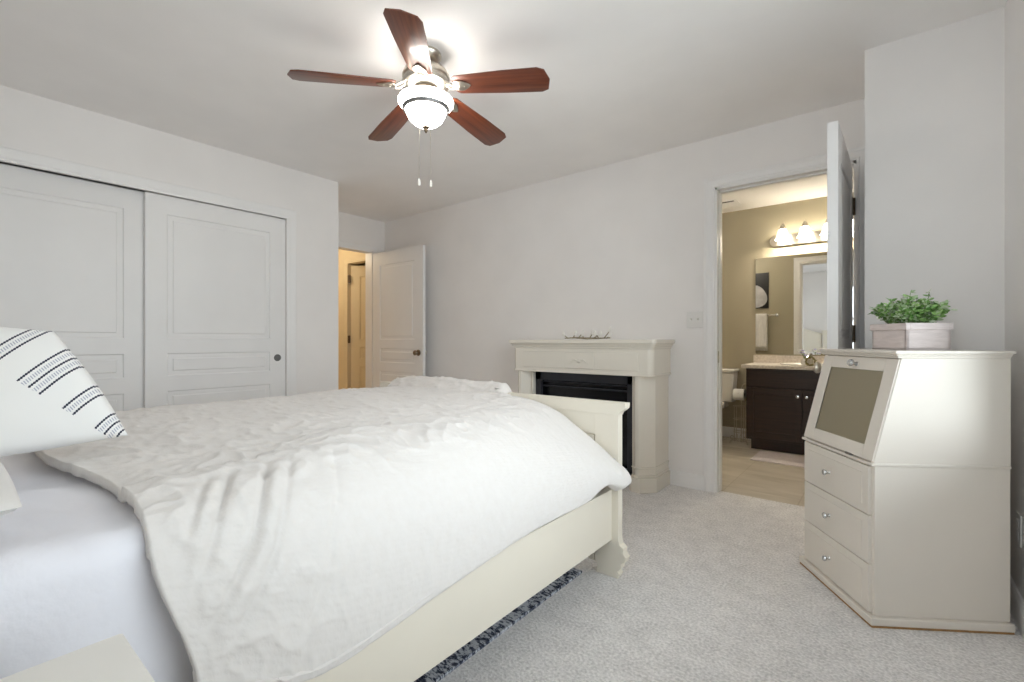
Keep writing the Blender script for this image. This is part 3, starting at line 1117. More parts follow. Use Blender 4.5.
def duv_pt(i, j):
    c, r = i / NC, j / NR
    e = 1e-3
    p0 = duv_base(c, r)
    du = duv_base(min(1, c + e), r) - duv_base(max(0, c - e), r)
    dv = duv_base(c, min(1, r + e)) - duv_base(c, max(0, r - e))
    nrm = du.cross(dv)
    if nrm.length < 1e-12:
        nrm = Vector((0, 0, 1))
    nrm.normalize()
    if nrm.z < -.2 or (nrm.x < -.5 and p0.x > -1.6):
        nrm = -nrm
    q = p0
    a = noise.noise(Vector((q.x * 2.6, q.y * 3.4, q.z * 2 + 2)))
    b2 = noise.noise(Vector((q.x * 6 + 5, q.y * 7, q.z * 6)))
    # creased linen: thin ridges
    k1 = 1 - abs(noise.noise(Vector((q.x * 9 + q.y * 3, q.y * 10 - q.x * 3, q.z * 9 + 7))))
    k2 = 1 - abs(noise.noise(Vector((q.x * 17, q.y * 21 + q.x * 6, q.z * 19 + 1))))
    d = .009 * a + .006 * b2 + .008 * (k1 ** 6) + .0045 * (k2 ** 5) - .004
    # far from the foot corner the cloth lies smoother on the side panel
    sidez = sstep(.74, .68, q.z) * (1 if q.x > -1.4 else 0)
    smooth = sidez * sstep(.35, .70, q.y)
    d *= (1 - .78 * smooth)
    # falling folds near the head
    s = c * 13
    drop = (s - 7.2) / (12 - 7.2)
    if drop > -0.1 and r < .7:
        for (ya, yb, hh, ww) in FOLDS:
            yc = ya + (yb - ya) * drop
            fade = sstep(.08, .22, drop) * (1 - .5 * sstep(.7, 1.0, drop)) * sstep(.0, .07, r)
            yc += .014 * noise.noise(Vector((q.z * 7, ya * 9, 1.7))) + .006 * noise.noise(Vector((q.z * 19, ya * 5, 6)))
            t = q.y - yc
            d += fade * hh * (.40 * math.exp(-((t - .024) / .018) ** 2) + .40 * math.exp(-((t + .024) / .020) ** 2) - .80 * math.exp(-(t / (.8 * ww)) ** 2))
    edge = sstep(0, .03, r)
    if q.x > -1.5:
        d *= 1 - .9 * sstep(.86, .9, r)
    d *= 1 - .75 * sstep(.90, .97, c)
    return q + nrm * d * (.35 + .65 * edge)


dv_ = MB()


_arc = [0.0]
for _i in range(NC):
    _arc.append(_arc[-1] + (duv_base((_i + 1) / NC, .5) - duv_base(_i / NC, .5)).length)


def duv_uv(i, j):
    return (_arc[i], j / NR * 1.75)


dv_.grid(duv_pt, NC, NR, duv_uv)
bmesh.ops.recalc_face_normals(dv_.bm, faces=dv_.bm.faces)
fz = [f for f in dv_.bm.faces if abs(f.calc_center_median().x + 1.9) < .05 and abs(f.calc_center_median().y - 1.0) < .05]
if fz and fz[0].normal.z < 0:
    bmesh.ops.reverse_faces(dv_.bm, faces=dv_.bm.faces)
dv_.xform(Matrix.Translation((1.765, -1.0, -.40)))
duvet = obj('duvet', dv_, M['duvet'], loc=(-1.765, 1.0, .40), smooth=180)
tag(duvet, 'rumpled white and cream duvet spread over the bed', 'duvet')
so = duvet.modifiers.new('thickness', 'SOLIDIFY')
so.thickness = .022
so.offset = -1.0


# --- pillows
def pillow_mb(corners, e1, e2, nrm, org, T, uvf=None, n=44, power=.42, wrink=.004, pinch=.0):
    """soft cushion: bilinear quad of plane coords (p,q), inflated to both sides"""
    mb = MB()
    A, B, C, D = [Vector(c) for c in corners]

    def base(i, j):
        u, v = i / n, j / n
        return A * (1 - u) * (1 - v) + B * u * (1 - v) + C * u * v + D * (1 - u) * v
    for sg in (1, -1):
        def P(i, j):
            u, v = i / n, j / n
            b = base(i, j)
            h = T * (max(0, math.sin(PI * u) * math.sin(PI * v))) ** power
            # corners stay pointed, edges draw in
            k = -.042 * (math.sin(PI * u) * (1 - abs(2 * v - 1) ** .3 * 0) * (abs(2 * v - 1) ** 4) + math.sin(PI * v) * (abs(2 * u - 1) ** 4))
            cen = (A + B + C + D) / 4
            b = b + (cen - b) * k
            w = noise.noise(Vector((b.x * 9, b.y * 9, sg * 2.0))) * wrink + noise.noise(Vector((b.x * 22, b.y * 22, sg * 5.0))) * wrink * .4
            return org + e1 * b.x + e2 * b.y + nrm * (sg * h + w * min(1, h / T * 2))

        def U(i, j):
            b = base(i, j)
            return uvf(b.x, b.y) if (uvf and sg > 0) else (0.0, -1000.0)
        mb.grid(P, n, n, U, flip=(sg < 0))
    bmesh.ops.remove_doubles(mb.bm, verts=mb.bm.verts, dist=1e-5)
    bmesh.ops.recalc_face_normals(mb.bm, faces=mb.bm.faces)
    return mb


e1 = Vector((.25, .97, 0)).normalized()
e2 = Vector((-.36, .09, .93)).normalized()
nn = e1.cross(e2).normalized()
e2 = nn.cross(e1).normalized()
PORG = Vector((-1.514, .323, .80))


def stripe_uv(p, q):
    # to pattern units (see make_striped)
    X = 567.7 * p + 26.3 * q + 127.6
    Y = -29.1 * p - 398.9 * q + 435.5
    return (.682 * X + .731 * Y, .731 * X - .682 * Y)


pm = pillow_mb([(0, 0), (-.47, -.035), (-.58, .31), (-.15, .285)], e1, e2, nn, PORG, .075, stripe_uv)
ctr = Vector((-1.60, .13, .80))
pm.xform(Matrix.Translation(-ctr))
tag(obj('throw_pillow', pm, M['striped'], loc=ctr, smooth=80), 'white throw pillow with navy stitched stripes leaning at the bed head', 'pillow')
pm = pillow_mb([(0, 0), (.66, 0), (.66, .34), (0, .34)], Vector((1, 0, 0)), Vector((0, 1, 0)), Vector((0, 0, 1)), Vector((-1.72, -.245, .780)), .06)
ctr = Vector((-1.39, -.05, .72))
pm.xform(Matrix.Translation(-ctr))
tag(obj('sleeping_pillow', pm, M['pillow'], loc=ctr, smooth=80), 'plain white sleeping pillow lying flat at the near bed corner', 'pillow')

# --- rug under the bed
mb = MB()
mb.box(-2.45, .1, 0, -1.07, 1.84, .012, .004)
mb.xform(Matrix.Translation((1.76, -.97, 0)))
tag(obj('area_rug', mb, M['rug'], loc=(-1.76, .97, 0)), 'navy and white flecked rug on the carpet under the bed', 'rug')

# --- nightstand at the near corner
ns = thing('nightstand', 'cream nightstand with a plain top beside the bed head', 'nightstand', (-.62, -.06, 0))
obj('top', MB().box(-.225, -.26, .605, .225, .235, .63, .005), M['nightcream'], ns)
obj('body', MB().box(-.20, -.24, .12, .20, .21, .605, .003), M['nightcream'], ns)
for z in (.16, .385):
    dr = obj('drawer', MB().box(.198, -.215, z, .214, .185, z + .20, .003), M['nightcream'], ns)
    obj('knob', MB().lathe([(0, 0), (.006, 0), (.006, .012), (.014, .018), (.013, .026), (0, .028)], seg=16, mat=rot_to((1, 0, 0), (.214, -.015, z + .10))), M['crystal'], dr)
for sx in (-.17, .17):
    for sy in (-.21, .18):
        obj('leg', MB().prism([(sx - .02, 0.0), (sx + .02, 0.0), (sx + .025, .12), (sx - .025, .12)], sy - .022, sy + .022, 'y', .003), M['nightcream'], ns)

# ------------------------------------------------------------------ fireplace mantel
FPX0, FPX1, FPY = -2.43, -1.238, 3.055
fp = thing('fireplace', 'cream fireplace mantel with a black firebox against the back wall', 'fireplace', ((FPX0 + FPX1) / 2, 3.22, 0))
fo = Matrix.Translation((-(FPX0 + FPX1) / 2, -3.22, 0))
BK = YB - .001


def rounded(x0, x1, yf, r0, r1, yb=BK):
    """plan outline with rounded front corners"""
    pts = [(x0, yb)]
    for k in range(9):
        a = PI + PI / 2 * k / 8
        pts.append((x0 + r0 + r0 * math.cos(a), yf + r0 + r0 * math.sin(a)))
    for k in range(9):
        a = 1.5 * PI + PI / 2 * k / 8
        pts.append((x1 - r1 + r1 * math.cos(a), yf + r1 + r1 * math.sin(a)))
    pts.append((x1, yb))
    return pts


sh = MB()
for z0, z1, ex in ((.985, 1.000, .006), (1.000, 1.012, .014), (1.012, 1.022, .022), (1.022, 1.050, .032)):
    sh.prism(rounded(FPX0 - ex * 1.4, FPX1 + ex, FPY - ex, .03, .03), z0, z1, 'z', bevel=.003)
obj('mantel_shelf', sh.xform(fo), M['mantelcream'], fp)
fr = MB()
fr.prism(rounded(FPX0, FPX1, FPY, .03, .04), .800, .985, 'z', bevel=.003)
fr.prism(rounded(FPX0 - .006, FPX1 + .006, FPY - .006, .03, .04), .796, .812, 'z', bevel=.003)
fr.box(FPX0 + .10, FPY - .006, .832, FPX1 - .10, FPY + .01, .958, .004)
fr.box(-1.93, FPY - .010, .835, -1.68, FPY + .01, .955, .004)
obj('frieze', fr.xform(fo), M['mantelcream'], fp)
orn = MB()
for sx in (-1, 1):
    for k in range(7):
        t = k / 6
        orn.ball((-1.805 + sx * (.012 + .07 * t), FPY - .012, .888 + .016 * math.sin(t * 5)), .010 * (1 - .5 * t), 8, sz=.8, sy=.6)
orn.ball((-1.805, FPY - .012, .89), .014, 10, sy=.6)
obj('carved_ornament', orn.xform(fo), M['mantelcream'], fp)


def chamfered(x0, x1, yf, c0, c1, yb=BK):
    return [(x0, yb), (x0, yf + c0), (x0 + c0, yf), (x1 - c1, yf), (x1, yf + c1), (x1, yb)]


for xa, xb, c0, c1 in ((FPX0 + .02, FPX0 + .15, .03, .075), (FPX1 - .155, FPX1 - .015, .03, .085)):
    pl = MB()
    pl.prism(chamfered(xa, xb, FPY + .004, c0, c1), .10, .80, 'z')
    pl.prism(chamfered(xa - .006, xb + .006, FPY - .004, c0, c1), .10, .115, 'z', bevel=.003)
    pl.prism(chamfered(xa - .006, xb + .006, FPY - .004, c0, c1), .16, .172, 'z', bevel=.004)
    pl.prism(chamfered(xa - .018, xb + .018, FPY - .018, c0, c1), 0, .10, 'z', bevel=.005)
    obj('pilaster', pl.xform(fo), M['mantelcream'], fp)
for xa, xb in ((FPX0 + .150, FPX0 + .163), (FPX1 - .168, FPX1 - .155)):
    obj('inner_frame', MB().box(xa, FPY + .05, 0, xb, BK, .80, .002).xform(fo), M['mantelcream'], fp)
X0, X1 = FPX0 + .163, FPX1 - .168
fb_ = MB()
fy = FPY + .085
fb_.box(X0, fy, .02, X0 + .055, fy + .03, .80, .003).box(X1 - .055, fy, .02, X1, fy + .03, .80, .003)
fb_.box(X0, fy, .725, X1, fy + .03, .80, .003).box(X0, fy, .02, X1, fy + .03, .12, .003)
fbx = obj('firebox', fb_.xform(fo), M['black'], fp)
obj('inner_chamber', MB().box(X0 + .03, fy + .06, .05, X1 - .03, fy + .07, .77).box(X0 + .045, fy + .03, .05, X0 + .055, fy + .06, .77)
    .box(X1 - .055, fy + .03, .05, X1 - .045, fy + .06, .77).xform(fo), M['blackglass'], fbx)
obj('louvre', MB().box(X0 + .06, fy + .012, .672, X1 - .06, fy + .04, .682, .002).box(X0 + .06, fy + .02, .708, X1 - .06, fy + .045, .716, .002).xform(fo), M['black'], fbx)

# twig ornament on the mantel shelf
random.seed(5)
tw = thing('twig_ornament', 'small driftwood twig ornament with white tips on the mantel shelf', 'ornament', (-1.80, 3.15, 1.050))
m1 = MB()
m1.tube([(-.19, 0, .012), (-.10, .004, .016), (0, 0, .010), (.10, -.004, .010), (.20, .004, .014)], [.004, .006, .008, .006, .004], 8)
for (bx, dx, hz) in ((-.16, -.05, .035), (-.12, .02, .04), (-.07, .03, .045), (-.02, -.03, .03), (.03, .02, .045), (.06, .05, .035), (.11, -.02, .04), (.15, .055, .065), (.17, .02, .02)):
    yj = random.uniform(-.03, .03)
    m1.tube([(bx, 0, .010), (bx + dx * .5, yj * .5, .010 + hz * .45), (bx + dx, yj, .008 + hz)], [.005, .004, .002], 6)
    obj('bud', MB().ball((bx + dx, yj, .012 + hz), .013, 8, sz=1.5).ball((bx + dx * .8, yj * .8, .002 + hz), .012, 8), M['tip'], tw)
obj('branch', m1, M['twig'], tw)

# light switch by the bathroom door
sw = thing('light_switch', 'white double light switch plate left of the bathroom doorway', 'light switch', (-1.065, YB, 1.19))
obj('plate', MB().box(-.057, -.006, -.057, .057, 0, .057, .003), M['plastic'], sw)
for dx in (-.023, .023):
    obj('toggle', MB().prism([(-.0075, -.004), (0, .010), (-.018, .012), (-.018, .006)], dx - .005, dx + .005, 'x', .001), M['tip'], sw)

# outlet on the right wall
ou = thing('wall_outlet', 'pale outlet plate low on the right wall behind the cabinet', 'outlet', (XR, 2.530, .345))
obj('plate', MB().box(-.006, -.036, -.058, 0, .036, .058, .003), M['plastic'], ou)
for dz in (-.022, .022):
    obj('socket', MB().box(-.0075, -.016, dz - .014, -.005, .016, dz + .014, .002), M['trim'], ou)

# ------------------------------------------------------------------ secretary cabinet in the corner
CW, CD = .498, .478
cab = thing('secretary_cabinet', 'white painted slant-front cabinet with three drawers in the corner', 'cabinet', (-.324, 2.56, 0), R(-56.3))
CB = 'cabinet'
obj('plinth', MB().box(-.004, -.004, .008, CW + .004, CD, .036, .005), M[CB], cab)
obj('plinth_foot', MB().box(.0, .0, 0, CW, CD - .002, .009), M['rawwood'], cab)
B0, B1, BD = .012, CW - .012, CD - .004
obj('lower_body', MB().box(B0, .018, .036, B1, BD, .583, .003), M[CB], cab)
obj('waist_moulding', MB().box(B0 - .005, .004, .583, B1 + .005, BD, .594, .003), M[CB], cab)
for z0, z1 in ((.042, .216), (.220, .396), (.400, .578)):
    d = MB().box(B0 + .016, .006, z0, B1 - .016, .020, z1, .002)
    # raised field and bead
    d.box(B0 + .05, .003, z0 + .030, B1 - .05, .008, z1 - .030, .002)
    dr = obj('drawer', d, M[CB], cab)
    mb = MB()
    mb.lathe([(0, 0), (.008, 0), (.006, .003), (.0045, .006), (.0045, .010), (.010, .015), (.013, .020), (.010, .026), (0, .028)], seg=10,
             mat=rot_to((0, -1, 0), (CW / 2 - .02, .004, (z0 + z1) / 2)))
    obj('knob', mb, M['crystal'], dr)
ZA, ZB_, YA, YB_ = .594, .977, .014, .110
sideprof = [(YA, ZA), (YB_, ZB_), (BD, ZB_), (BD, ZA)]
up = MB()
up.prism(sideprof, B0, B0 + .016, 'x').prism(sideprof, B1 - .016, B1, 'x')
up.box(B0 + .016, BD - .012, ZA, B1 - .016, BD, ZB_).box(B0 + .016, YB_ + .01, ZB_ - .014, B1 - .016, BD, ZB_)
up.box(B0 + .016, .03, ZA, B1 - .016, BD, ZA + .006)
obj('upper_body', up, M[CB], cab)
ang = math.atan2(YB_ - YA, ZB_ - ZA)
LEN = math.hypot(YB_ - YA, ZB_ - ZA)
tm = Matrix.Translation((0, YA, ZA)) @ Matrix.Rotation(-ang, 4, 'X')
fl = MB()
F0, F1 = B0 + .003, B1 - .003
fl.box(F0, -.006, .004, F0 + .070, .012, LEN - .004, .002, mat=tm).box(F1 - .062, -.006, .004, F1, .012, LEN - .004, .002, mat=tm)
fl.box(F0 + .070, -.006, .004, F1 - .062, .012, .056, .002, mat=tm).box(F0 + .070, -.006, LEN - .055, F1 - .062, .012, LEN - .004, .002, mat=tm)
flap = obj('flap_door', fl, M[CB], cab)
obj('frosted_pane', MB().box(F0 + .068, -.002, .054, F1 - .060, .003, LEN - .053, mat=tm), M['frosted'], flap)
obj('knob', MB().lathe([(0, 0), (.010, 0), (.006, .006), (.006, .012), (.013, .018), (.0155, .024), (.011, .032), (0, .034)], seg=10,
                       mat=tm @ rot_to((0, -1, 0), (CW / 2 + .005, -.006, LEN - .034))), M['crystal'], flap)
obj('hinge', MB().box(.33, -.008, -.004, .37, .0, .006, .001, mat=tm), M['greymetal'], flap)
tp = MB()
tp.box(B0 - .006, YB_ - .016, ZB_, B1 + .006, BD, ZB_ + .010, .004)
tp.box(B0 - .012, YB_ - .024, ZB_ + .008, B1 + .012, BD, ZB_ + .018, .005)
tp.box(B0 - .018, YB_ - .032, ZB_ + .016, B1 + .018, BD + .004, ZB_ + .028, .004)
obj('top', tp, M[CB], cab)
CTOP = ZB_ + .028

# planter with a bushy plant
PW, PD, PH = .200, .170, .104
ploc = (.052, 2.330)
pla = thing('potted_plant', 'small bushy green plant in a pale pink box on the cabinet', 'plant', (ploc[0], ploc[1], CTOP), R(-55.4))
# local: near corner of the box at the origin, x runs back to the left
pb = MB()
pb.box(-PW + .006, .006, 0, -.006, PD - .006, .008)
for q in ((-PW + .006, .006, -.006, .016), (-PW + .006, PD - .016, -.006, PD - .006), (-PW + .006, .006, -PW + .016, PD - .006), (-.016, .006, -.006, PD - .006)):
    pb.box(q[0], q[1], 0, q[2], q[3], PH - .01, .001)
box = obj('planter_box', pb, M['planter'], pla)
rm = MB()
for q in ((-PW, 0, 0, .016), (-PW, PD - .016, 0, PD), (-PW, .016, -PW + .016, PD - .016), (-.016, .016, 0, PD - .016)):
    rm.box(q[0], q[1], PH - .026, q[2], q[3], PH, .0015)
obj('planter_rim', rm, M['planter'], box)
obj('soil', MB().box(-PW + .015, .015, .04, -.015, PD - .015, PH - .012), M['soil'], box)
random.seed(11)
lf, lp, stm = MB(), MB(), MB()


def leaf(mb, c, d, up_, s):
    d = d.normalized()
    side = d.cross(up_)
    if side.length < 1e-4:
        side = Vector((1, 0, 0))
    side.normalize()
    n_ = side.cross(d)
    a = c
    b_ = c + d * s * .35 + side * s * .27 + n_ * s * .07
    e = c + d * s * .75 + side * s * .18 + n_ * s * .02
    t = c + d * s
    f_ = c + d * s * .75 - side * s * .18 + n_ * s * .02
    g = c + d * s * .35 - side * s * .27 + n_ * s * .07
    m_ = c + d * s * .5 - n_ * s * .02
    vs = [mb.bm.verts.new(v) for v in (a, b_, e, t, f_, g, m_)]
    for k in range(6):
        mb.bm.faces.new((vs[6], vs[k], vs[(k + 1) % 6]))


for k in range(130):
    a = random.uniform(0, 2 * PI)
    rr_ = math.sqrt(random.random())
    basep = Vector((-PW / 2 + math.cos(a) * rr_ * .06, PD / 2 + math.sin(a) * rr_ * .05, PH - .015))
    hgt = random.uniform(.062, .112) * (1.12 - .5 * rr_)
    tipp = basep + Vector((math.cos(a) * rr_ * .072, math.sin(a) * rr_ * .066, hgt + .012))
    if k in (3, 40):
        tipp = basep + Vector((-.02, .03, .138))
    mid = (basep + tipp) / 2 + Vector((0, 0, .012))
    pts = [basep, mid, tipp]
    stm.tube(pts, .0011, 5)
    for t in [x / 7 for x in range(1, 8)]:
        pt = basep * (1 - t) ** 2 + mid * 2 * t * (1 - t) + tipp * t * t
        for _ in range(3):
            az = random.uniform(0, 2 * PI)
            dirv = Vector((math.cos(az), math.sin(az), random.uniform(-.3, .9)))
            upv = Vector((random.uniform(-1, 1), random.uniform(-1, 1), random.uniform(.2, 1)))
            leaf(lf if random.random() < .62 else lp, pt, dirv, upv, random.uniform(.016, .026))
obj('stems', stm, M['stem'], pla)
fo_ = obj('foliage', lf, M['leaf'], pla, smooth=20)
obj('pale_leaves', lp, M['leafpale'], pla, smooth=20)

# ------------------------------------------------------------------ bathroom
VX0, VX1, VY = -1.072, -.14, 4.93
va = thing('vanity', 'dark espresso vanity cabinet with speckled counter in the bathroom', 'vanity', ((VX0 + VX1) / 2, 5.19, 0))
vo = Matrix.Translation((-(VX0 + VX1) / 2, -5.19, 0))
obj('carcass', MB().box(VX0, VY + .02, .10, VX1, 5.455, .778, .002).box(VX0 + .03, VY + .085, 0, VX1 - .03, 5.455, .10).xform(vo), M['espresso'], va)
vm = (VX0 + VX1) / 2


def shaker(x0, z0, x1, z1, st=.06):
    mb = MB().box(x0, VY + .006, z0, x1, VY + .020, z1)
    mb.box(x0, VY, z0, x0 + st, VY + .012, z1, .002).box(x1 - st, VY, z0, x1, VY + .012, z1, .002)
    mb.box(x0 + st, VY, z0, x1 - st, VY + .012, z0 + st, .002).box(x0 + st, VY, z1 - st, x1 - st, VY + .012, z1, .002)
    return mb


obj('drawer_front', MB().box(VX0 + .006, VY, .605, VX1 - .006, VY + .020, .770, .003).xform(vo), M['espresso'], va)
for x0, x1, kx in ((VX0 + .006, vm - .002, vm - .035), (vm + .002, VX1 - .006, vm + .035)):
    d = obj('cabinet_door', shaker(x0, .125, x1, .598).xform(vo), M['espresso'], va)
    obj('knob', MB().lathe([(0, 0), (.006, 0), (.006, .012), (.013, .018), (.013, .024), (0, .027)], seg=16, mat=rot_to((0, -1, 0), (kx, VY, .535))).xform(vo), M['chrome'], d)
ct = MB().box(VX0 - .035, VY - .03, .780, VX1 + .02, 5.458, .815, .008)
obj('countertop', ct.xform(vo), M['counter'], va)
obj('backsplash', MB().box(VX0 - .035, 5.435, .815, VX1 + .02, 5.458, .892, .004).xform(vo), M['counter'], va)
obj('sink', MB().lathe([(.205, 0), (.215, .008), (.205, .013), (.185, .010), (.165, -.01), (.11, -.03), (0, -.034)], (vm, 5.17, .815), 40, sy=.80).xform(vo), M['porcelain'], va)
fa = MB()
fa.lathe([(0, 0), (.024, 0), (.022, .012), (.015, .03), (.014, .10), (0, .104)], (vm, 5.375, .815), 20)
fa.tube([(vm, 5.375, .86), (vm, 5.33, .885), (vm, 5.28, .885), (vm, 5.255, .865)], .011, 10)
fa.tube([(vm, 5.375, .895), (vm, 5.35, .915)], .008, 8)
fac = obj('faucet', fa.xform(vo), M['chrome'], va)

tag(obj('vanity_mirror', MB().box(-.49, -.004, -.5, .49, 0, .5), M['mirror'], loc=(-.60, 5.457, 1.405)), 'large frameless mirror above the bathroom vanity', 'mirror')

vl = thing('vanity_light', 'brass bar light with glowing bell shades above the mirror', 'vanity light', (-.54, 5.46, 2.06))
bar = MB()
bar.prism([(-.36 + .055 * math.cos(a), .055 * math.sin(a)) for a in [PI / 2 + PI * k / 10 for k in range(11)]] +
          [(.36 + .055 * math.cos(a), .055 * math.sin(a)) for a in [-PI / 2 + PI * k / 10 for k in range(11)]], -.026, 0, 'y', bevel=.006)
obj('back_bar', bar, M['nickel'], vl)
for k in range(4):
    cx = -.285 + .19 * k
    ar = MB()
    ar.tube([(cx, -.02, .015), (cx, -.06, .03), (cx, -.10, .075), (cx, -.11, .125)], .006, 8)
    ar.lathe([(0, .16), (.004, .158), (.006, .148), (.009, .140), (.020, .132), (.026, .105), (.028, .085)], (cx, -.11, .0), 20)
    a_ = obj('lamp_arm', ar, M['nickel'], vl)
    obj('bell_shade', MB().lathe([(.024, .098), (.034, .085), (.042, .060), (.047, .030), (.056, .008), (.068, -.008), (.064, -.008), (.050, .006), (.040, .05), (.022, .095)],
                                 (cx, -.11, 0), 28), M['shadeglass'], a_)
    point_light('bulb_light', (-.54 + cx, 5.35, 2.085), 2.6, (1.0, .89, .72), .02)

# ceiling vent
ve = thing('ceiling_vent', 'square white exhaust vent on the bathroom ceiling', 'vent', (-1.285, 5.10, H))
obj('vent_frame', MB().box(-.105, -.115, -.012, .105, .115, 0, .003), M['trim'], ve)
sl = MB()
for k in range(6):
    sl.box(-.085, -.070 + k * .028, -.020, .085, -.056 + k * .028, -.011)
obj('vent_grille', sl, M['trim'], ve)
obj('vent_slot', MB().box(-.09, -.108, -.0145, .09, -.082, -.0113), M['slot'], ve)

# toilet
to = thing('toilet', 'white toilet left of the dark vanity', 'toilet', (-1.49, 5.20, 0))
obj('tank', MB().prism([(-.215, .40), (.215, .40), (.235, .71), (-.235, .71)], .05, .24, 'y', .02, seg=3), M['porcelain'], to)
obj('tank_lid', MB().box(-.245, .035, .71, .245, .245, .745, .012, 3), M['porcelain'], to)
bw = MB()
bw.lathe([(0, .0), (.11, .0), (.115, .03), (.10, .12), (.12, .24), (.17, .34), (.185, .385), (.17, .39), (.13, .36), (0, .25)], (0, -.20, 0), 36, sy=1.28)
bw.box(-.10, -.08, 0, .10, .14, .36, .03, 3).box(-.15, .0, .33, .15, .22, .405, .02)
obj('bowl', bw, M['porcelain'], to)
obj('seat', MB().lathe([(.19, .392), (.192, .402), (.18, .41), (0, .414)], (0, -.20, 0), 36, sy=1.25), M['porcelain'], to)
obj('flush_lever', MB().tube([(-.16, .05, .66), (-.16, .03, .66), (-.09, .025, .65)], .007, 8), M['chrome'], to)

# free-standing paper holder and its roll
sx_, sy_ = -1.175, 5.16
ps = thing('paper_stand', 'wrought metal toilet paper stand beside the vanity', 'paper stand', (sx_, sy_, 0))
st = MB()
for k in range(3):
    a = R(90 + 120 * k)
    c_, s_ = math.cos(a), math.sin(a)
    st.tube([(c_ * .012, s_ * .012, .02), (c_ * .05, s_ * .05, .055), (c_ * .085, s_ * .085, .03), (c_ * .10, s_ * .10, .006), (c_ * .085, s_ * .085, .0055)], .005, 8)
for k in range(4):
    a = R(45 + 90 * k)
    c_, s_ = math.cos(a) * .06, math.sin(a) * .06
    st.tube([(c_, s_, .03), (c_, s_, .38)], .0035, 6)
for z in (.12, .25, .38):
    ring = [(.06 * math.cos(2 * PI * k / 20), .06 * math.sin(2 * PI * k / 20), z) for k in range(21)]
    st.tube(ring, .0035, 6)
for s in (-1, 1):
    sp_ = [(s * (.055 - .05 * t * math.cos(7 * t)), -.045, .05 + .05 * t * math.sin(7 * t) + .02) for t in [k / 18 for k in range(19)]]
    st.tube(sp_, .0035, 6)
obj('basket', st, M['nickel'], ps)
hd = MB()
hd.tube([(.0, .055, .02), (0, .055, .40), (.0, .055, .56), (.02, .05, .60), (.06, .03, .61), (.10, .0, .595)], .0045, 8)
hd.tube([(0, .055, .515), (0, .0, .515), (0.0, -.075, .515)], .0045, 8)
obj('holder_arm', hd, M['nickel'], ps)
tr_ = thing('toilet_paper_roll', 'white toilet paper roll hanging on the metal stand', 'toilet paper', (sx_ - .0, sy_ - .02, .50))
rollm = Matrix.Translation((-.05, 0, .0)) @ Matrix.Rotation(R(90), 4, 'Y')
obj('paper', MB().lathe([(.021, 0), (.056, 0), (.057, .004), (.057, .096), (.056, .10), (.021, .10), (.021, 0)], seg=32, mat=rollm), M['paper'], tr_)
obj('core', MB().lathe([(.019, .003), (.0215, .003), (.0215, .097), (.0, .097), (0, .003), (.019, .003)], seg=24, mat=rollm), M['core'], tr_)

# bath mat
mb = MB()
mb.box(-.36, -.215, 0, .36, .215, .011, .004)
tag(obj('bath_mat', mb, M['mat'], loc=(-.585, 4.725, -.002)), 'pale bath mat on the tiles before the vanity', 'bath mat')

# flowers and wreath holder on the counter
fl_ = thing('flower_vase', 'little vase of lilac and white flowers on the vanity counter', 'vase', (-.655, 5.13, .805))
fl_.location = (-.60, 5.02, .815)
obj('vase', MB().lathe([(0, 0), (.018, 0), (.026, .015), (.026, .035), (.014, .055), (.018, .065), (.015, .065), (.010, .055), (0, .02)], seg=24), M['porcelain'], fl_)
pf, pw_, ps_ = MB(), MB(), MB()
random.seed(3)
for k in range(16):
    a = random.uniform(0, 2 * PI)
    q = Vector((math.cos(a) * random.uniform(.01, .05), math.sin(a) * random.uniform(.01, .045), random.uniform(.085, .145)))
    ps_.tube([(0, 0, .06), (q.x * .5, q.y * .5, q.z * .8), tuple(q)], .001, 5)
    tgt = pf if k % 2 else pw_
    for j in range(5):
        b = 2 * PI * j / 5
        tgt.ball((q.x + .008 * math.cos(b), q.y + .008 * math.sin(b), q.z), .0065, 6, sz=.5)
    tgt.ball(tuple(q), .005, 6)
obj('lilac_blooms', pf, M['lilac'], fl_, label='lilac blossoms')
obj('white_blooms', pw_, M['petal'], fl_, label='white blossoms')
obj('flower_stems', ps_, M['stem'], fl_)
wr = thing('candle_ring', 'round olive wreath holding a candle on the vanity counter', 'wreath', (-.545, 4.955, .815))
m1 = MB()
random.seed(8)
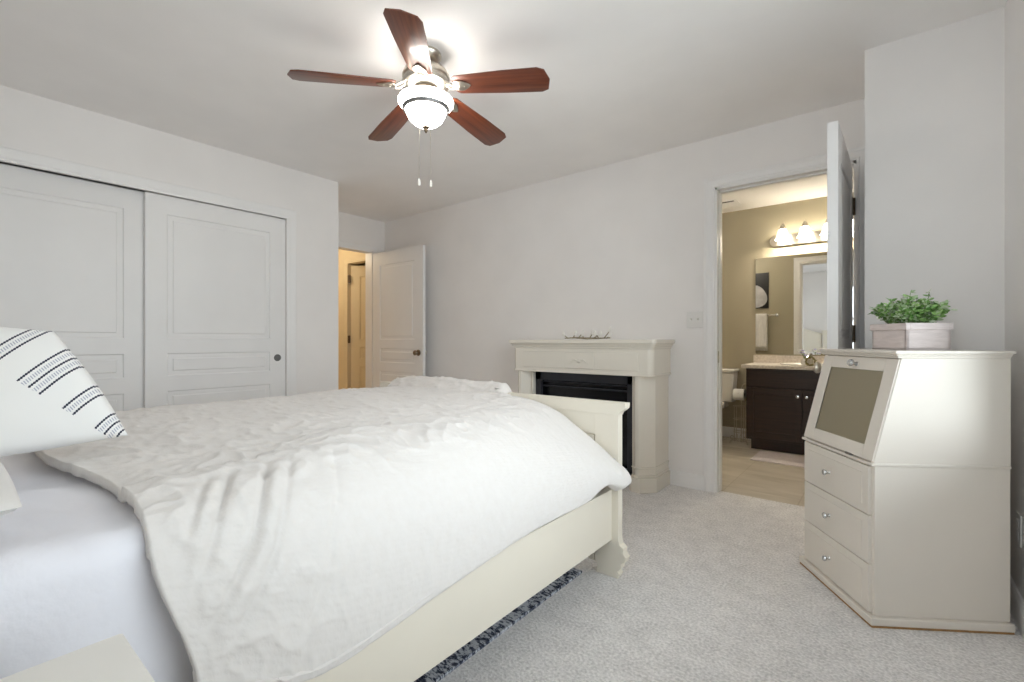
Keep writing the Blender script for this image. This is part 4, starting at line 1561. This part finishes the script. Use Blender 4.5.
for k in range(60):
    a = 2 * PI * k / 60
    rr_ = .036 + random.uniform(-.005, .005)
    m1.ball((rr_ * math.cos(a), random.uniform(-.010, .010), .043 + rr_ * math.sin(a)), .0075, 6, sx=random.uniform(.7, 1.3))
obj('wreath', m1, M['olive'], wr)
obj('candle_cup', MB().lathe([(0, .0), (.02, .0), (.022, .03), (.018, .06), (0, .06)], (0, .02, 0), 16), M['candle'], wr)

# towel rail, towel and picture on the bathroom side of the doorway wall (seen in the mirror)
wy = YB + .12
tb = thing('towel_bar', 'chrome towel bar mirrored beside the doorway in the bathroom', 'towel bar', (-1.38, wy, 1.40))
obj('rod', MB().tube([(-.25, .06, 0), (.17, .06, 0)], .008, 10), M['chrome'], tb)
for x in (-.25, .17):
    obj('bracket', MB().lathe([(0, 0), (.024, 0), (.022, .01), (.010, .014), (.010, .065), (0, .068)], seg=16, mat=rot_to((0, 1, 0), (x, 0, 0))), M['chrome'], tb)
tm_ = MB()


def tow(i, j):
    u, v = i / 24, j / 40
    x = -.17 + .34 * u
    zz = 0
    if v < .45:
        z = -.45 + v
        y = .085
    elif v < .55:
        a = (v - .45) / .10 * PI
        z = .0 + .018 * math.sin(a)
        y = .06 + .025 * math.cos(a)
    else:
        z = -(v - .55) * 1.1
        y = .035
    y += .006 * math.sin(u * 20) * (1 if v < .45 else .2)
    return (x, y, z)


tm_.grid(tow, 24, 40)
t_ = obj('hand_towel', tm_, M['towel'], loc=(-1.49, wy, 1.40), smooth=80)
ss = t_.modifiers.new('thickness', 'SOLIDIFY')
ss.thickness = .010
ss.offset = 0
tag(t_, 'white towel hung on the towel bar, mirrored over the vanity', 'towel')
pc = thing('framed_picture', 'black framed picture above the towel, seen in the mirror', 'picture', (-1.50, wy, 1.50))
obj('picture_frame', MB().box(-.20, 0, .0, .19, .018, .50, .003), M['picdark'], pc)
obj('picture_shape', MB().prism([(.02 + .15 * math.cos(a) * (1 - .25 * math.sin(a)), .17 + .16 * math.sin(a)) for a in [2 * PI * k / 24 for k in range(24)]], .018, .021, 'y'), M['picgrey'], pc)
